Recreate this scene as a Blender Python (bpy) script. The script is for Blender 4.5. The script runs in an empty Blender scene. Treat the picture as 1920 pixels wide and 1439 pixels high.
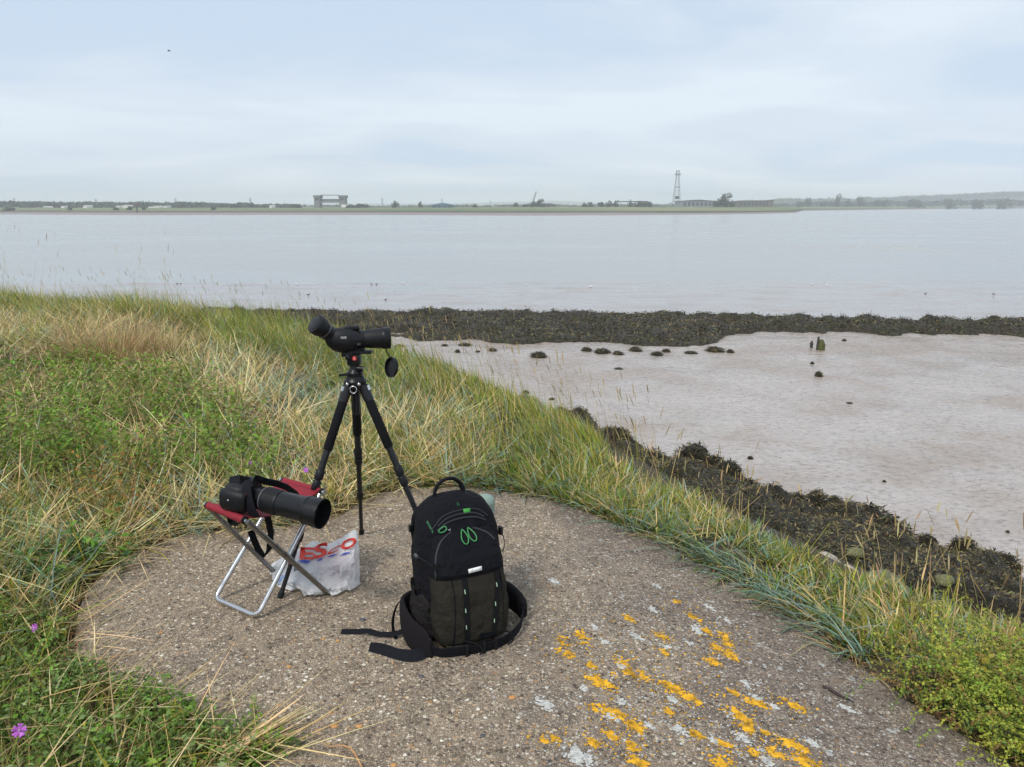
import bpy, bmesh, math, random
import numpy as np
from mathutils import Vector, Matrix, Euler
R = math.radians
rng = np.random.default_rng(7)
random.seed(7)
scene = bpy.context.scene
col = scene.collection

# ------------------------------------------------------------------ camera
FPX, CX, CY = 1440.0, 960.0, 719.5            # focal length and centre in photo pixels
HORIZON = 386.0
CAM = np.array([0.0, 0.0, 1.5])
PITCH = math.atan((CY - HORIZON) / FPX)
cd = bpy.data.cameras.new('camera'); cam = bpy.data.objects.new('camera', cd); col.objects.link(cam)
cd.sensor_width = 36.0; cd.lens = 36.0 * FPX / 1920.0
cd.clip_start = 0.05; cd.clip_end = 30000
cam.location = CAM; cam.rotation_euler = (math.pi/2 - PITCH, 0, 0)
scene.camera = cam

# ------------------------------------------------------------------ world: overcast sky
SUN_ELEV, SUN_ROT = R(52), R(215)
world = bpy.data.worlds.new('World'); scene.world = world; world.use_nodes = True
wn = world.node_tree.nodes; wl = world.node_tree.links; wn.clear()
def wnode(t, **k):
    n = wn.new(t)
    for a, b in k.items(): setattr(n, a, b)
    return n
w_out = wnode('ShaderNodeOutputWorld'); w_bg = wnode('ShaderNodeBackground')
sky = wnode('ShaderNodeTexSky', sky_type='NISHITA'); sky.sun_disc = False
sky.sun_elevation = SUN_ELEV; sky.sun_rotation = SUN_ROT; sky.dust_density = 2.0
tc = wnode('ShaderNodeTexCoord'); sep = wnode('ShaderNodeSeparateXYZ')
wl.new(tc.outputs['Generated'], sep.inputs[0])
zz = wnode('ShaderNodeMath', operation='MAXIMUM'); zz.inputs[1].default_value = 0.0; wl.new(sep.outputs['Z'], zz.inputs[0])
za = wnode('ShaderNodeMath', operation='ADD'); za.inputs[1].default_value = 0.16; wl.new(zz.outputs[0], za.inputs[0])
dx = wnode('ShaderNodeMath', operation='DIVIDE'); wl.new(sep.outputs['X'], dx.inputs[0]); wl.new(za.outputs[0], dx.inputs[1])
dy = wnode('ShaderNodeMath', operation='DIVIDE'); wl.new(sep.outputs['Y'], dy.inputs[0]); wl.new(za.outputs[0], dy.inputs[1])
cmb = wnode('ShaderNodeCombineXYZ'); wl.new(dx.outputs[0], cmb.inputs[0]); wl.new(dy.outputs[0], cmb.inputs[1])
n1 = wnode('ShaderNodeTexNoise'); n1.inputs['Scale'].default_value = 0.75; n1.inputs['Detail'].default_value = 5; n1.inputs['Roughness'].default_value = 0.5
n1.inputs['Distortion'].default_value = 0.5
mp = wnode('ShaderNodeMapping'); mp.inputs['Location'].default_value = (3.1, 1.7, 0); mp.inputs['Scale'].default_value = (0.8, 1.25, 1); mp.inputs['Rotation'].default_value = (0, 0, R(-14))
wl.new(cmb.outputs[0], mp.inputs['Vector']); wl.new(mp.outputs[0], n1.inputs['Vector'])
ramp = wnode('ShaderNodeValToRGB'); cr = ramp.color_ramp; cr.interpolation = 'EASE'
cr.elements[0].position = 0.38; cr.elements[0].color = (4.75, 5.75, 6.95, 1)
cr.elements[1].position = 0.64; cr.elements[1].color = (6.3, 7.0, 7.65, 1)
e = cr.elements.new(0.5); e.color = (5.6, 6.32, 7.2, 1)
wl.new(n1.outputs['Fac'], ramp.inputs[0])
mix = wnode('ShaderNodeMix', data_type='RGBA'); mix.inputs['Factor'].default_value = 0.9
wl.new(sky.outputs[0], mix.inputs[6]); wl.new(ramp.outputs[0], mix.inputs[7])
wl.new(mix.outputs[2], w_bg.inputs['Color']); w_bg.inputs['Strength'].default_value = 0.078
wl.new(w_bg.outputs[0], w_out.inputs[0])

# ------------------------------------------------------------------ sun behind thin cloud
ld = bpy.data.lights.new('sun', 'SUN'); ld.energy = 1.5; ld.angle = R(11); ld.color = (1.0, 0.95, 0.88)
sun = bpy.data.objects.new('sun', ld); col.objects.link(sun)
sun.rotation_euler = (math.pi/2 - SUN_ELEV, 0, math.pi - SUN_ROT)

scene.view_settings.view_transform = 'Standard'; scene.view_settings.look = 'None'
scene.view_settings.exposure = 0.75; scene.view_settings.gamma = 1.0
scene.render.engine = 'CYCLES'
scene.cycles.use_denoising = True
scene.cycles.max_bounces = 8; scene.cycles.transparent_max_bounces = 12; scene.cycles.volume_bounces = 2
scene.cycles.diffuse_bounces = 3; scene.cycles.glossy_bounces = 3

# ------------------------------------------------------------------ picking points from the photograph
cp, sp_ = math.cos(PITCH), math.sin(PITCH)
def ray(px, py):
    u = (px - CX) / FPX; v = (CY - py) / FPX
    return np.array([u, cp + v * sp_, -sp_ + v * cp])
def on_z(px, py, z):
    d = ray(px, py); return CAM + d * ((z - CAM[2]) / d[2])
def on_y(px, py, y):
    d = ray(px, py); return CAM + d * (y / d[1])
def project(P):
    P = np.asarray(P, float) - CAM
    f = P[..., 1] * cp - P[..., 2] * sp_
    up = P[..., 1] * sp_ + P[..., 2] * cp
    f = np.where(f < 0.05, 0.05, f)
    return CX + FPX * P[..., 0] / f, CY - FPX * up / f

# ------------------------------------------------------------------ noise for shaping
def vnoise(x, y, seed=0):
    x = np.asarray(x, float); y = np.asarray(y, float)
    xi = np.floor(x).astype(np.int64); yi = np.floor(y).astype(np.int64)
    fx = x - xi; fy = y - yi
    fx = fx*fx*(3-2*fx); fy = fy*fy*(3-2*fy)
    def h(a, b):
        n = (a * 374761393 + b * 668265263 + seed * 982451653) & 0x7fffffff
        n = ((n ^ (n >> 13)) * 1274126177) & 0x7fffffff
        n = (n ^ (n >> 16)) & 0xffff
        return n / 65535.0
    a = h(xi, yi); b = h(xi+1, yi); c = h(xi, yi+1); d = h(xi+1, yi+1)
    return (a*(1-fx)+b*fx)*(1-fy) + (c*(1-fx)+d*fx)*fy
def fbm(x, y, oct=4, seed=0):
    s = 0; a = .5; t = 0
    for k in range(oct):
        s = s + a * vnoise(np.asarray(x)*2**k, np.asarray(y)*2**k, seed+k*17); t += a; a *= .5
    return s / t

# ------------------------------------------------------------------ mesh helpers
class MB:
    def __init__(s): s.v = []; s.f = []; s.mi = []; s.cur = 0
    def add(s, vs, fs):
        o = len(s.v); s.v += [tuple(map(float, v)) for v in vs]; s.f += [tuple(i+o for i in f) for f in fs]; s.mi += [s.cur]*len(fs)
    def box(s, c, size, rot=None):
        hx, hy, hz = [a/2 for a in size]
        vs = [Vector((x, y, z)) for x in (-hx, hx) for y in (-hy, hy) for z in (-hz, hz)]
        if rot is not None: vs = [rot @ v for v in vs]
        c = Vector(c)
        s.add([v + c for v in vs], [(0,1,3,2),(4,6,7,5),(0,4,5,1),(2,3,7,6),(0,2,6,4),(1,5,7,3)])
    def tube(s, pts, rad, n=10, cap=True, flat=1.0):
        pts = [Vector(map(float, p)) for p in pts]
        if not hasattr(rad, '__len__'): rad = [rad]*len(pts)
        vs = []; fs = []; up = None
        for i, p in enumerate(pts):
            t = (pts[min(i+1, len(pts)-1)] - pts[max(i-1, 0)])
            if t.length < 1e-9: t = Vector((0,0,1))
            t.normalize()
            if up is None:
                up = Vector((0,0,1)) if abs(t.z) < .9 else Vector((1,0,0))
            a = t.cross(up)
            if a.length < 1e-6: a = t.orthogonal()
            a.normalize(); b = a.cross(t); b.normalize(); up = b
            for k in range(n):
                th = 2*math.pi*k/n
                vs.append(p + a*math.cos(th)*rad[i] + b*math.sin(th)*rad[i]*flat)
        m = len(pts)
        for i in range(m-1):
            for k in range(n):
                fs.append((i*n+k, i*n+(k+1)%n, (i+1)*n+(k+1)%n, (i+1)*n+k))
        if cap: fs.append(tuple(range(n-1, -1, -1))); fs.append(tuple((m-1)*n+k for k in range(n)))
        s.add(vs, fs)
    def lathe(s, p0, axis, prof, n=28, cap=True):
        """prof: list of (distance along axis, radius)"""
        p0 = Vector(map(float, p0)); ax = Vector(map(float, axis)).normalized()
        a = ax.orthogonal().normalized(); b = ax.cross(a)
        vs = []; fs = []
        for (h, r) in prof:
            for k in range(n):
                th = 2*math.pi*k/n
                vs.append(p0 + ax*h + (a*math.cos(th)+b*math.sin(th))*r)
        for i in range(len(prof)-1):
            for k in range(n):
                fs.append((i*n+k, i*n+(k+1)%n, (i+1)*n+(k+1)%n, (i+1)*n+k))
        if cap: fs.append(tuple(range(n-1,-1,-1))); fs.append(tuple((len(prof)-1)*n+k for k in range(n)))
        s.add(vs, fs)
    def ribbon(s, pts, side, width, thick=0.002):
        """flat strap: pts centre line, side = width direction (one vector or a list)"""
        pts = [Vector(map(float, p)) for p in pts]; m = len(pts)
        if not isinstance(side, list): side = [side]*m
        if not hasattr(width, '__len__'): width = [width]*m
        vs = []; fs = []
        for i, p in enumerate(pts):
            t = (pts[min(i+1,m-1)] - pts[max(i-1,0)]).normalized()
            sd = Vector(map(float, side[i])); sd = (sd - t*sd.dot(t)).normalized(); nn = t.cross(sd)
            w = width[i]/2; h = thick/2
            vs += [p+sd*w+nn*h, p-sd*w+nn*h, p-sd*w-nn*h, p+sd*w-nn*h]
        for i in range(m-1):
            for k in range(4):
                fs.append((i*4+k, i*4+(k+1)%4, (i+1)*4+(k+1)%4, (i+1)*4+k))
        fs.append((3,2,1,0)); fs.append(tuple((m-1)*4+k for k in range(4)))
        s.add(vs, fs)
    def loft(s, rings, cap=True):
        n = len(rings[0]); vs = [v for r in rings for v in r]; fs = []
        for i in range(len(rings)-1):
            for k in range(n):
                fs.append((i*n+k, i*n+(k+1)%n, (i+1)*n+(k+1)%n, (i+1)*n+k))
        if cap: fs.append(tuple(range(n-1,-1,-1))); fs.append(tuple((len(rings)-1)*n+k for k in range(n)))
        s.add(vs, fs)
    def grid(s, P, closed=False):
        """P[i][j] points"""
        n = len(P); m = len(P[0]); vs = [v for r in P for v in r]
        fs = [(i*m+j, i*m+j+1, (i+1)*m+j+1, (i+1)*m+j) for i in range(n-1) for j in range(m-1)]
        s.add(vs, fs)
    def build(s, name, mat, parent=None, smooth=True, bevel=0, solid=0, angle=40):
        me = bpy.data.meshes.new(name); me.from_pydata(s.v, [], s.f)
        for m_ in (mat if isinstance(mat, list) else [mat]): me.materials.append(m_)
        if isinstance(mat, list): me.polygons.foreach_set('material_index', s.mi)
        bm = bmesh.new(); bm.from_mesh(me)
        bmesh.ops.recalc_face_normals(bm, faces=bm.faces)
        if bevel:
            ed = [e for e in bm.edges if len(e.link_faces) == 2 and e.calc_face_angle(0) > R(50)]
            bmesh.ops.bevel(bm, geom=ed, offset=bevel, segments=2, affect='EDGES', profile=.6)
        if smooth:
            for f in bm.faces: f.smooth = True
            for e in bm.edges:
                if len(e.link_faces) == 2 and e.calc_face_angle(0) > R(angle): e.smooth = False
        bm.to_mesh(me); bm.free()
        o = bpy.data.objects.new(name, me); col.objects.link(o)
        if parent is not None:
            o.parent = parent; o.matrix_parent_inverse = parent.matrix_basis.inverted()
        if solid:
            md = o.modifiers.new('thickness', 'SOLIDIFY'); md.thickness = solid; md.offset = 0
        return o
def tag(o, label=None, cat=None, group=None, kind=None):
    if label: o['label'] = label
    if cat: o['category'] = cat
    if group: o['group'] = group
    if kind: o['kind'] = kind
    return o
def empty(name, loc, label, cat, group=None):
    o = bpy.data.objects.new(name, None); o.location = tuple(map(float, loc)); col.objects.link(o); o.empty_display_size = .1
    tag(o, label, cat, group); return o
def mesh_np(name, V, F, mat, colors=None, parent=None, smooth=False, link=True):
    """V (n,3) F (m,k) numpy"""
    me = bpy.data.meshes.new(name)
    V = np.ascontiguousarray(V, dtype=np.float32); F = np.ascontiguousarray(F, dtype=np.int32); k = F.shape[1]
    me.vertices.add(len(V)); me.vertices.foreach_set('co', V.ravel())
    me.loops.add(F.size); me.loops.foreach_set('vertex_index', F.ravel())
    me.polygons.add(len(F)); me.polygons.foreach_set('loop_start', np.arange(0, F.size, k, dtype=np.int32))
    if smooth: me.polygons.foreach_set('use_smooth', np.ones(len(F), dtype=bool))
    if colors is not None:
        at = me.attributes.new('col', 'FLOAT_COLOR', 'POINT')
        c = np.ones((len(V), 4), dtype=np.float32); c[:, :3] = colors; at.data.foreach_set('color', c.ravel())
    me.update(calc_edges=True); me.materials.append(mat)
    if not link: return me
    o = bpy.data.objects.new(name, me); col.objects.link(o)
    if parent is not None: o.parent = parent; o.matrix_parent_inverse = parent.matrix_basis.inverted()
    return o
def copy_tree(o, parent=None):
    c = o.copy(); col.objects.link(c); c.parent = parent
    for ch in list(o.children): copy_tree(ch, c)
    return c
def grid_faces(n, m):
    i, j = np.meshgrid(np.arange(n-1), np.arange(m-1), indexing='ij')
    a = (i*m+j).ravel(); return np.stack([a, a+1, a+m+1, a+m], 1)

# ------------------------------------------------------------------ materials
def new_mat(name):
    m = bpy.data.materials.new(name); m.use_nodes = True
    nt = m.node_tree; nt.nodes.clear()
    out = nt.nodes.new('ShaderNodeOutputMaterial'); b = nt.nodes.new('ShaderNodeBsdfPrincipled')
    nt.links.new(b.outputs[0], out.inputs[0]); return m, nt, b, out
def nd(nt, t, ins=None, **k):
    n = nt.nodes.new(t)
    for a, b in k.items(): setattr(n, a, b)
    for a, b in (ins or {}).items():
        if hasattr(b, 'is_output') or isinstance(b, bpy.types.NodeSocket): nt.links.new(b, n.inputs[a])
        else: n.inputs[a].default_value = b
    return n
def ramp_node(nt, fac, stops, interp='LINEAR'):
    r = nt.nodes.new('ShaderNodeValToRGB'); c = r.color_ramp; c.interpolation = interp
    while len(c.elements) > 1: c.elements.remove(c.elements[-1])
    c.elements[0].position = stops[0][0]; c.elements[0].color = (*stops[0][1], 1)
    for p, q in stops[1:]:
        e = c.elements.new(p); e.color = (*q, 1)
    nt.links.new(fac, r.inputs[0]); return r
def simple(name, color, rough=.5, metal=0, var=.12, scale=60, bump=0, bscale=300, spec=.5, wrinkle=0):
    m, nt, b, out = new_mat(name)
    tcn = nd(nt, 'ShaderNodeTexCoord')
    nz = nd(nt, 'ShaderNodeTexNoise', {'Vector': tcn.outputs['Object'], 'Scale': scale, 'Detail': 4})
    lo = tuple(c*(1-var) for c in color); hi = tuple(min(1, c*(1+var)) for c in color)
    r = ramp_node(nt, nz.outputs['Fac'], [(.3, lo), (.7, hi)])
    nt.links.new(r.outputs[0], b.inputs['Base Color'])
    rr = nd(nt, 'ShaderNodeMapRange', {'Value': nz.outputs['Fac'], 'From Min': .3, 'From Max': .7, 'To Min': max(.02, rough-.07), 'To Max': min(1, rough+.07)})
    nt.links.new(rr.outputs[0], b.inputs['Roughness']); b.inputs['Metallic'].default_value = metal
    b.inputs['Specular IOR Level'].default_value = spec
    if bump:
        n2 = nd(nt, 'ShaderNodeTexNoise', {'Vector': tcn.outputs['Object'], 'Scale': bscale, 'Detail': 3})
        bp = nd(nt, 'ShaderNodeBump', {'Height': n2.outputs['Fac'], 'Strength': bump, 'Distance': .002})
        nt.links.new(bp.outputs[0], b.inputs['Normal'])
        if wrinkle:
            n3 = nd(nt, 'ShaderNodeTexNoise', {'Vector': tcn.outputs['Object'], 'Scale': 17, 'Detail': 3, 'Distortion': 1.5})
            b3 = nd(nt, 'ShaderNodeBump', {'Height': n3.outputs['Fac'], 'Strength': wrinkle, 'Distance': .03, 'Normal': bp.outputs[0]}); nt.links.new(b3.outputs[0], b.inputs['Normal'])
    return m
def leafy(name, trans=.3, rough=.55):
    """blades and leaves: colour kept with each blade"""
    m, nt, b, out = new_mat(name)
    at = nd(nt, 'ShaderNodeAttribute', attribute_name='col')
    nt.links.new(at.outputs['Color'], b.inputs['Base Color']); b.inputs['Roughness'].default_value = rough
    b.inputs['Specular IOR Level'].default_value = .3
    tr = nd(nt, 'ShaderNodeBsdfTranslucent', {'Color': at.outputs['Color']})
    mx = nd(nt, 'ShaderNodeMixShader', {0: trans, 1: b.outputs[0], 2: tr.outputs[0]})
    nt.links.new(mx.outputs[0], out.inputs[0]); return m
# ================================================================== THE SETTING
CREST = np.array([(-60,30),(-25,18.5),(-8.5,12.9),(-5.5,11.6),(-2.8,9.8),(-1.2,8.2),(-.25,6.6),(.25,5.3),(.7,4.4),(1.0,3.85),
                  (1.35,3.25),(1.7,2.85),(2.3,2.3),(3.2,1.4),(5,-.5),(14,-10)], float)
def crest_s(x, y):
    """distance from the crest line, positive on the river side"""
    x = np.asarray(x, float); y = np.asarray(y, float)
    best = np.full(x.shape, 1e9); sg = np.ones(x.shape)
    for a, b in zip(CREST[:-1], CREST[1:]):
        d = b - a; L2 = d @ d
        t = np.clip(((x-a[0])*d[0] + (y-a[1])*d[1]) / L2, 0, 1)
        qx = x - (a[0]+t*d[0]); qy = y - (a[1]+t*d[1]); dd = np.hypot(qx, qy)
        cr_ = d[0]*qy - d[1]*qx
        up = dd < best
        best = np.where(up, dd, best); sg = np.where(up, np.where(cr_ > 0, 1, -1), sg)
    return best * sg
S_T = [-30, -2, -1, 0, .5, 1, 5, 7.5, 9, 10, 12, 14, 60]
Z_T = [.0, 0, -.035, -.14, -.30, -.60, -2.9, -3.95, -4.46, -4.75, -5.0, -5.3, -5.6]
def land_z(x, y):
    s = crest_s(x, y)
    z = np.interp(s, S_T, Z_T)
    lump = (fbm(np.asarray(x)*.8, np.asarray(y)*.8, 3, 5) - .5)
    far = np.clip((np.hypot(np.asarray(x)+.2, np.asarray(y)-2.2) - 2.3) / 2, 0, 1)
    left = np.clip((-np.asarray(x) - 1.5) / 3, 0, 1)
    return z + far * (lump * .22) * np.where(s > 3, .4, 1) + left * .06
def hit(px, py, dz=0.0):
    P = hits(np.array([px], float), np.array([py], float), dz); return P[0]
def hits(px, py, dz=0.0):
    u = (px - CX)/FPX; v = (CY - py)/FPX
    D = np.stack([u, cp + v*sp_, -sp_ + v*cp], -1); z = np.zeros(len(px))
    for _ in range(14):
        P = CAM + D*((z + dz - CAM[2])/D[:, 2])[:, None]; z = .5*z + .5*land_z(P[:, 0], P[:, 1])
    return CAM + D*((z + dz - CAM[2])/D[:, 2])[:, None]
MUD_Z, WATER_Z = -4.5, -4.72

# ---- earth of the sea wall
soil, nt, b, out = new_mat('soil_brown')
tcn = nd(nt, 'ShaderNodeTexCoord')
nz = nd(nt, 'ShaderNodeTexNoise', {'Vector': tcn.outputs['Object'], 'Scale': 18, 'Detail': 8})
rp = ramp_node(nt, nz.outputs['Fac'], [(.3, (.022,.016,.010)), (.55, (.055,.04,.021)), (.75, (.12,.085,.045))])
nt.links.new(rp.outputs[0], b.inputs['Base Color']); b.inputs['Roughness'].default_value = .95
bp = nd(nt, 'ShaderNodeBump', {'Height': nz.outputs['Fac'], 'Strength': .8, 'Distance': .03}); nt.links.new(bp.outputs[0], b.inputs['Normal'])
xs = np.concatenate([np.linspace(-40,-10,30)[:-1], np.linspace(-10,4,141)[:-1], np.linspace(4,16,60), np.linspace(16.5,40,20)])
ys = np.concatenate([np.linspace(-14,-2,12)[:-1], np.linspace(-2,14,161)[:-1], np.linspace(14,34,60)])
X, Y = np.meshgrid(xs, ys, indexing='ij')
V = np.stack([X, Y, land_z(X, Y)], -1).reshape(-1, 3)
o = mesh_np('ground', V, grid_faces(len(xs), len(ys)), soil, smooth=True)
tag(o, 'brown earth bank of the sea wall under the grass', kind='structure')

# ---- mud flat
def mud_z(x, y):
    x = np.asarray(x, float); y = np.asarray(y, float)
    z = MUD_Z + np.where(y > 41, -(y-41)*.0112, 0)
    z = z + (fbm(x*.5, y*.9, 3, 21)-.5)*.05 + (fbm(x*2.2, y*3.5, 2, 23)-.5)*.022
    rip = np.clip((y-40)/3, 0, 1)*np.clip((66-y)/6, 0, 1)
    z = z + rip*(vnoise(x*.28+y*.10, y*1.5, 31)-.5)*.16
    bar = np.exp(-((y - 63.5 - .03*x)/1.0)**2) * .11 * (vnoise(x*.09, 0*x, 33) > .25)
    return np.where(y > 72, z - (y-72)*.1, z) + bar
mud, nt, b, out = new_mat('wet_mud')
tcn = nd(nt, 'ShaderNodeTexCoord')
mpn = nd(nt, 'ShaderNodeMapping', {'Vector': tcn.outputs['Object'], 'Scale': (1, 1.5, 1)})
nA = nd(nt, 'ShaderNodeTexNoise', {'Vector': mpn.outputs[0], 'Scale': 7, 'Detail': 9, 'Roughness': .74})
nB = nd(nt, 'ShaderNodeTexNoise', {'Vector': tcn.outputs['Object'], 'Scale': .35, 'Detail': 4})
nC = nd(nt, 'ShaderNodeTexNoise', {'Vector': mpn.outputs[0], 'Scale': 2.2, 'Detail': 5})
r1 = ramp_node(nt, nA.outputs['Fac'], [(.34, (.17,.138,.115)), (.47, (.38,.335,.303)), (.7, (.49,.442,.408))])
r2 = ramp_node(nt, nB.outputs['Fac'], [(.36, (.82,.75,.68)), (.52, (.97,.96,.95)), (.66, (1.05,1.05,1.06))])
mx = nd(nt, 'ShaderNodeMix', {0: 1.0, 6: r1.outputs[0], 7: r2.outputs[0]}, data_type='RGBA', blend_type='MULTIPLY')
nt.links.new(mx.outputs[2], b.inputs['Base Color'])
mpd = nd(nt, 'ShaderNodeMapping', {'Vector': tcn.outputs['Object'], 'Scale': (.22, .75, 1), 'Rotation': (0, 0, .18)})
nD = nd(nt, 'ShaderNodeTexNoise', {'Vector': mpd.outputs[0], 'Scale': 1.0, 'Detail': 6, 'Roughness': .6, 'Distortion': .8})
pud = nd(nt, 'ShaderNodeMapRange', {'Value': nD.outputs['Fac'], 'From Min': .50, 'From Max': .62})
r0 = nd(nt, 'ShaderNodeMapRange', {'Value': nC.outputs['Fac'], 'From Min': .38, 'From Max': .62, 'To Min': .2, 'To Max': .46})
rr = nd(nt, 'ShaderNodeMix', {0: pud.outputs[0], 2: r0.outputs[0], 3: .09}, data_type='FLOAT')
# below the breakwater the mud still carries a film of water
gy = nd(nt, 'ShaderNodeSeparateXYZ', {0: tcn.outputs['Object']})
wet = nd(nt, 'ShaderNodeMapRange', {'Value': gy.outputs['Y'], 'From Min': 38.5, 'From Max': 43})
wet7 = nd(nt, 'ShaderNodeMath', {0: wet.outputs[0], 1: .62}, operation='MULTIPLY')
wc = nd(nt, 'ShaderNodeMix', {0: wet7.outputs[0], 6: mx.outputs[2], 7: (.33,.32,.315,1)}, data_type='RGBA'); nt.links.new(wc.outputs[2], b.inputs['Base Color'])
rw = nd(nt, 'ShaderNodeMix', {0: wet.outputs[0], 2: rr.outputs[0], 3: .13}, data_type='FLOAT')
nt.links.new(rw.outputs[0], b.inputs['Roughness'])
bp = nd(nt, 'ShaderNodeBump', {'Height': nA.outputs['Fac'], 'Strength': .38, 'Distance': .05})
bp2 = nd(nt, 'ShaderNodeBump', {'Height': nC.outputs['Fac'], 'Strength': .4, 'Distance': .08, 'Normal': bp.outputs[0]})
nt.links.new(bp2.outputs[0], b.inputs['Normal']); b.inputs['Specular IOR Level'].default_value = .5
xs = np.linspace(-45, 75, 481); ys = np.concatenate([np.linspace(4, 30, 131)[:-1], np.linspace(30, 74, 353)[:-1], np.linspace(74, 120, 24)])
X, Y = np.meshgrid(xs, ys, indexing='ij')
V = np.stack([X, Y, mud_z(X, Y)], -1).reshape(-1, 3)
o = mesh_np('mud_flat', V, grid_faces(len(xs), len(ys)), mud, smooth=True)
tag(o, 'wet pinkish grey mud flat exposed at low tide', kind='structure')

# ---- river
wat, nt, b, out = new_mat('river_water')
tcn = nd(nt, 'ShaderNodeTexCoord')
mpn = nd(nt, 'ShaderNodeMapping', {'Vector': tcn.outputs['Object'], 'Scale': (.55, 1.3, 1)})
nA = nd(nt, 'ShaderNodeTexNoise', {'Vector': mpn.outputs[0], 'Scale': 1.1, 'Detail': 6, 'Roughness': .62})
nB = nd(nt, 'ShaderNodeTexNoise', {'Vector': mpn.outputs[0], 'Scale': .035, 'Detail': 4})
r1 = ramp_node(nt, nB.outputs['Fac'], [(.35, (.26,.265,.255)), (.65, (.34,.34,.322))])
nt.links.new(r1.outputs[0], b.inputs['Base Color'])
rr = nd(nt, 'ShaderNodeMapRange', {'Value': nB.outputs['Fac'], 'From Min': .35, 'From Max': .65, 'To Min': .16, 'To Max': .28}); nt.links.new(rr.outputs[0], b.inputs['Roughness'])
bp = nd(nt, 'ShaderNodeBump', {'Height': nA.outputs['Fac'], 'Strength': .24, 'Distance': .07}); nt.links.new(bp.outputs[0], b.inputs['Normal'])
b.inputs['IOR'].default_value = 1.33
V = np.array([(-3500, 30, WATER_Z), (3500, 30, WATER_Z), (3500, 6000, WATER_Z), (-3500, 6000, WATER_Z)])
o = mesh_np('river_water', V, np.array([[0,1,2,3]]), wat); tag(o, 'calm grey river water at low tide', kind='structure')

# ---- far shore terrain (polar grid about the viewpoint)
shore_px = np.array([(-900,402),(0,402.5),(300,404),(560,403.5),(800,404),(1000,405),(1200,404),(1400,402),(1490,400.2),(1505,396),(1650,394),(1800,391.6),(1920,391),(2900,391)], float)
azs = np.linspace(-300, 2220, 601)
hh = CAM[2] - WATER_Z
sy = np.interp(azs, shore_px[:,0], shore_px[:,1])
dist0 = np.array([on_z(a, s_, WATER_Z)[1] for a, s_ in zip(azs, sy)])
us = (azs - CX) / FPX
right_cut = np.clip((azs-1490)/30, 0, 1)
nomud = np.interp(azs, [1150, 1300, 1480, 1510, 1520], [0, .75, .75, .3, .5])     # narrower mud off the point
rows = []
prof = [(-30,-6.5),(0,-4.74),(40,-4.45),(110,-4.1),(125,-3.4),(131,-2.6),(180,-2.3),(260,-1.9),(340,-1.5),(380,-1.1),(430,-1.2),(600,-1.9),(900,-2),(1500,-2),(3000,-1.5),(5800,0)]
lift = np.interp(azs, [0, 540, 700, 1100, 1450, 1500, 1920], [0, 0, .7, 1.1, 1.1, .6, 1.0])
depthf = []
for off, z in prof:
    offs = np.where(off < 0, off, np.where(off <= 125, off*(1-nomud*.75), off - 125*nomud*.75))
    d = dist0 + offs
    zz_ = z + (lift*np.clip((off-200)/180, 0, 1) if off < 1000 else lift*.5) + (fbm(us*90, np.full_like(us, off*.013), 3, 77)-.5) * (.9 if off > 200 else .15)
    rows.append(np.stack([us*d*1.0, d, zz_], -1))
G = np.stack(rows, 0)
# x position along each ray column (u is measured against the tilted axis)
G[..., 0] = us[None, :] * (G[..., 1]*cp - (G[..., 2]-CAM[2])*sp_)
shm, nt, b, out = new_mat('far_bank')
geo = nd(nt, 'ShaderNodeNewGeometry'); sx = nd(nt, 'ShaderNodeSeparateXYZ', {0: geo.outputs['Position']})
nA = nd(nt, 'ShaderNodeTexNoise', {'Vector': geo.outputs['Position'], 'Scale': .012, 'Detail': 6})
mpn = nd(nt, 'ShaderNodeMapping', {'Vector': geo.outputs['Position'], 'Scale': (.004, .02, 0)})
nB = nd(nt, 'ShaderNodeTexNoise', {'Vector': mpn.outputs[0], 'Scale': 1, 'Detail': 5})
gr = ramp_node(nt, nB.outputs['Fac'], [(.36, (.05,.085,.02)), (.5, (.095,.14,.035)), (.6, (.24,.22,.09)), (.75, (.09,.12,.035))])
zr = ramp_node(nt, nd(nt, 'ShaderNodeMapRange', {'Value': sx.outputs['Z'], 'From Min': -5, 'From Max': 0}).outputs[0],
               [(0, (.25,.21,.19)), (.16, (.24,.19,.17)), (.27, (.06,.05,.035)), (.40, (.04,.045,.02)), (.5, (0,0,0))])
fz = nd(nt, 'ShaderNodeMapRange', {'Value': sx.outputs['Z'], 'From Min': -3.0, 'From Max': -2.5})
mx = nd(nt, 'ShaderNodeMix', {0: fz.outputs[0], 6: zr.outputs[0], 7: gr.outputs[0]}, data_type='RGBA')
nt.links.new(mx.outputs[2], b.inputs['Base Color']); b.inputs['Roughness'].default_value = .8
o = mesh_np('far_shore_land', G.reshape(-1, 3), grid_faces(len(prof), len(azs)), shm, smooth=True)
tag(o, 'low green far bank with a mud edge across the river', kind='structure')
def far_z(px, d):
    k = int(np.argmin(abs(azs-px)))
    return float(np.interp(d, G[:, k, 1], G[:, k, 2]))
def far_pt(px, d):
    z = far_z(px, d); u = (px-CX)/FPX
    return np.array([u*(d*cp-(z-CAM[2])*sp_), d, z])
def px_m(d): return d*cp/FPX*1.02        # metres per photo pixel at distance d
def z_at(py, d):                          # height seen at picture row py at distance d
    return on_y(CX, py, d)[2]

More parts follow.
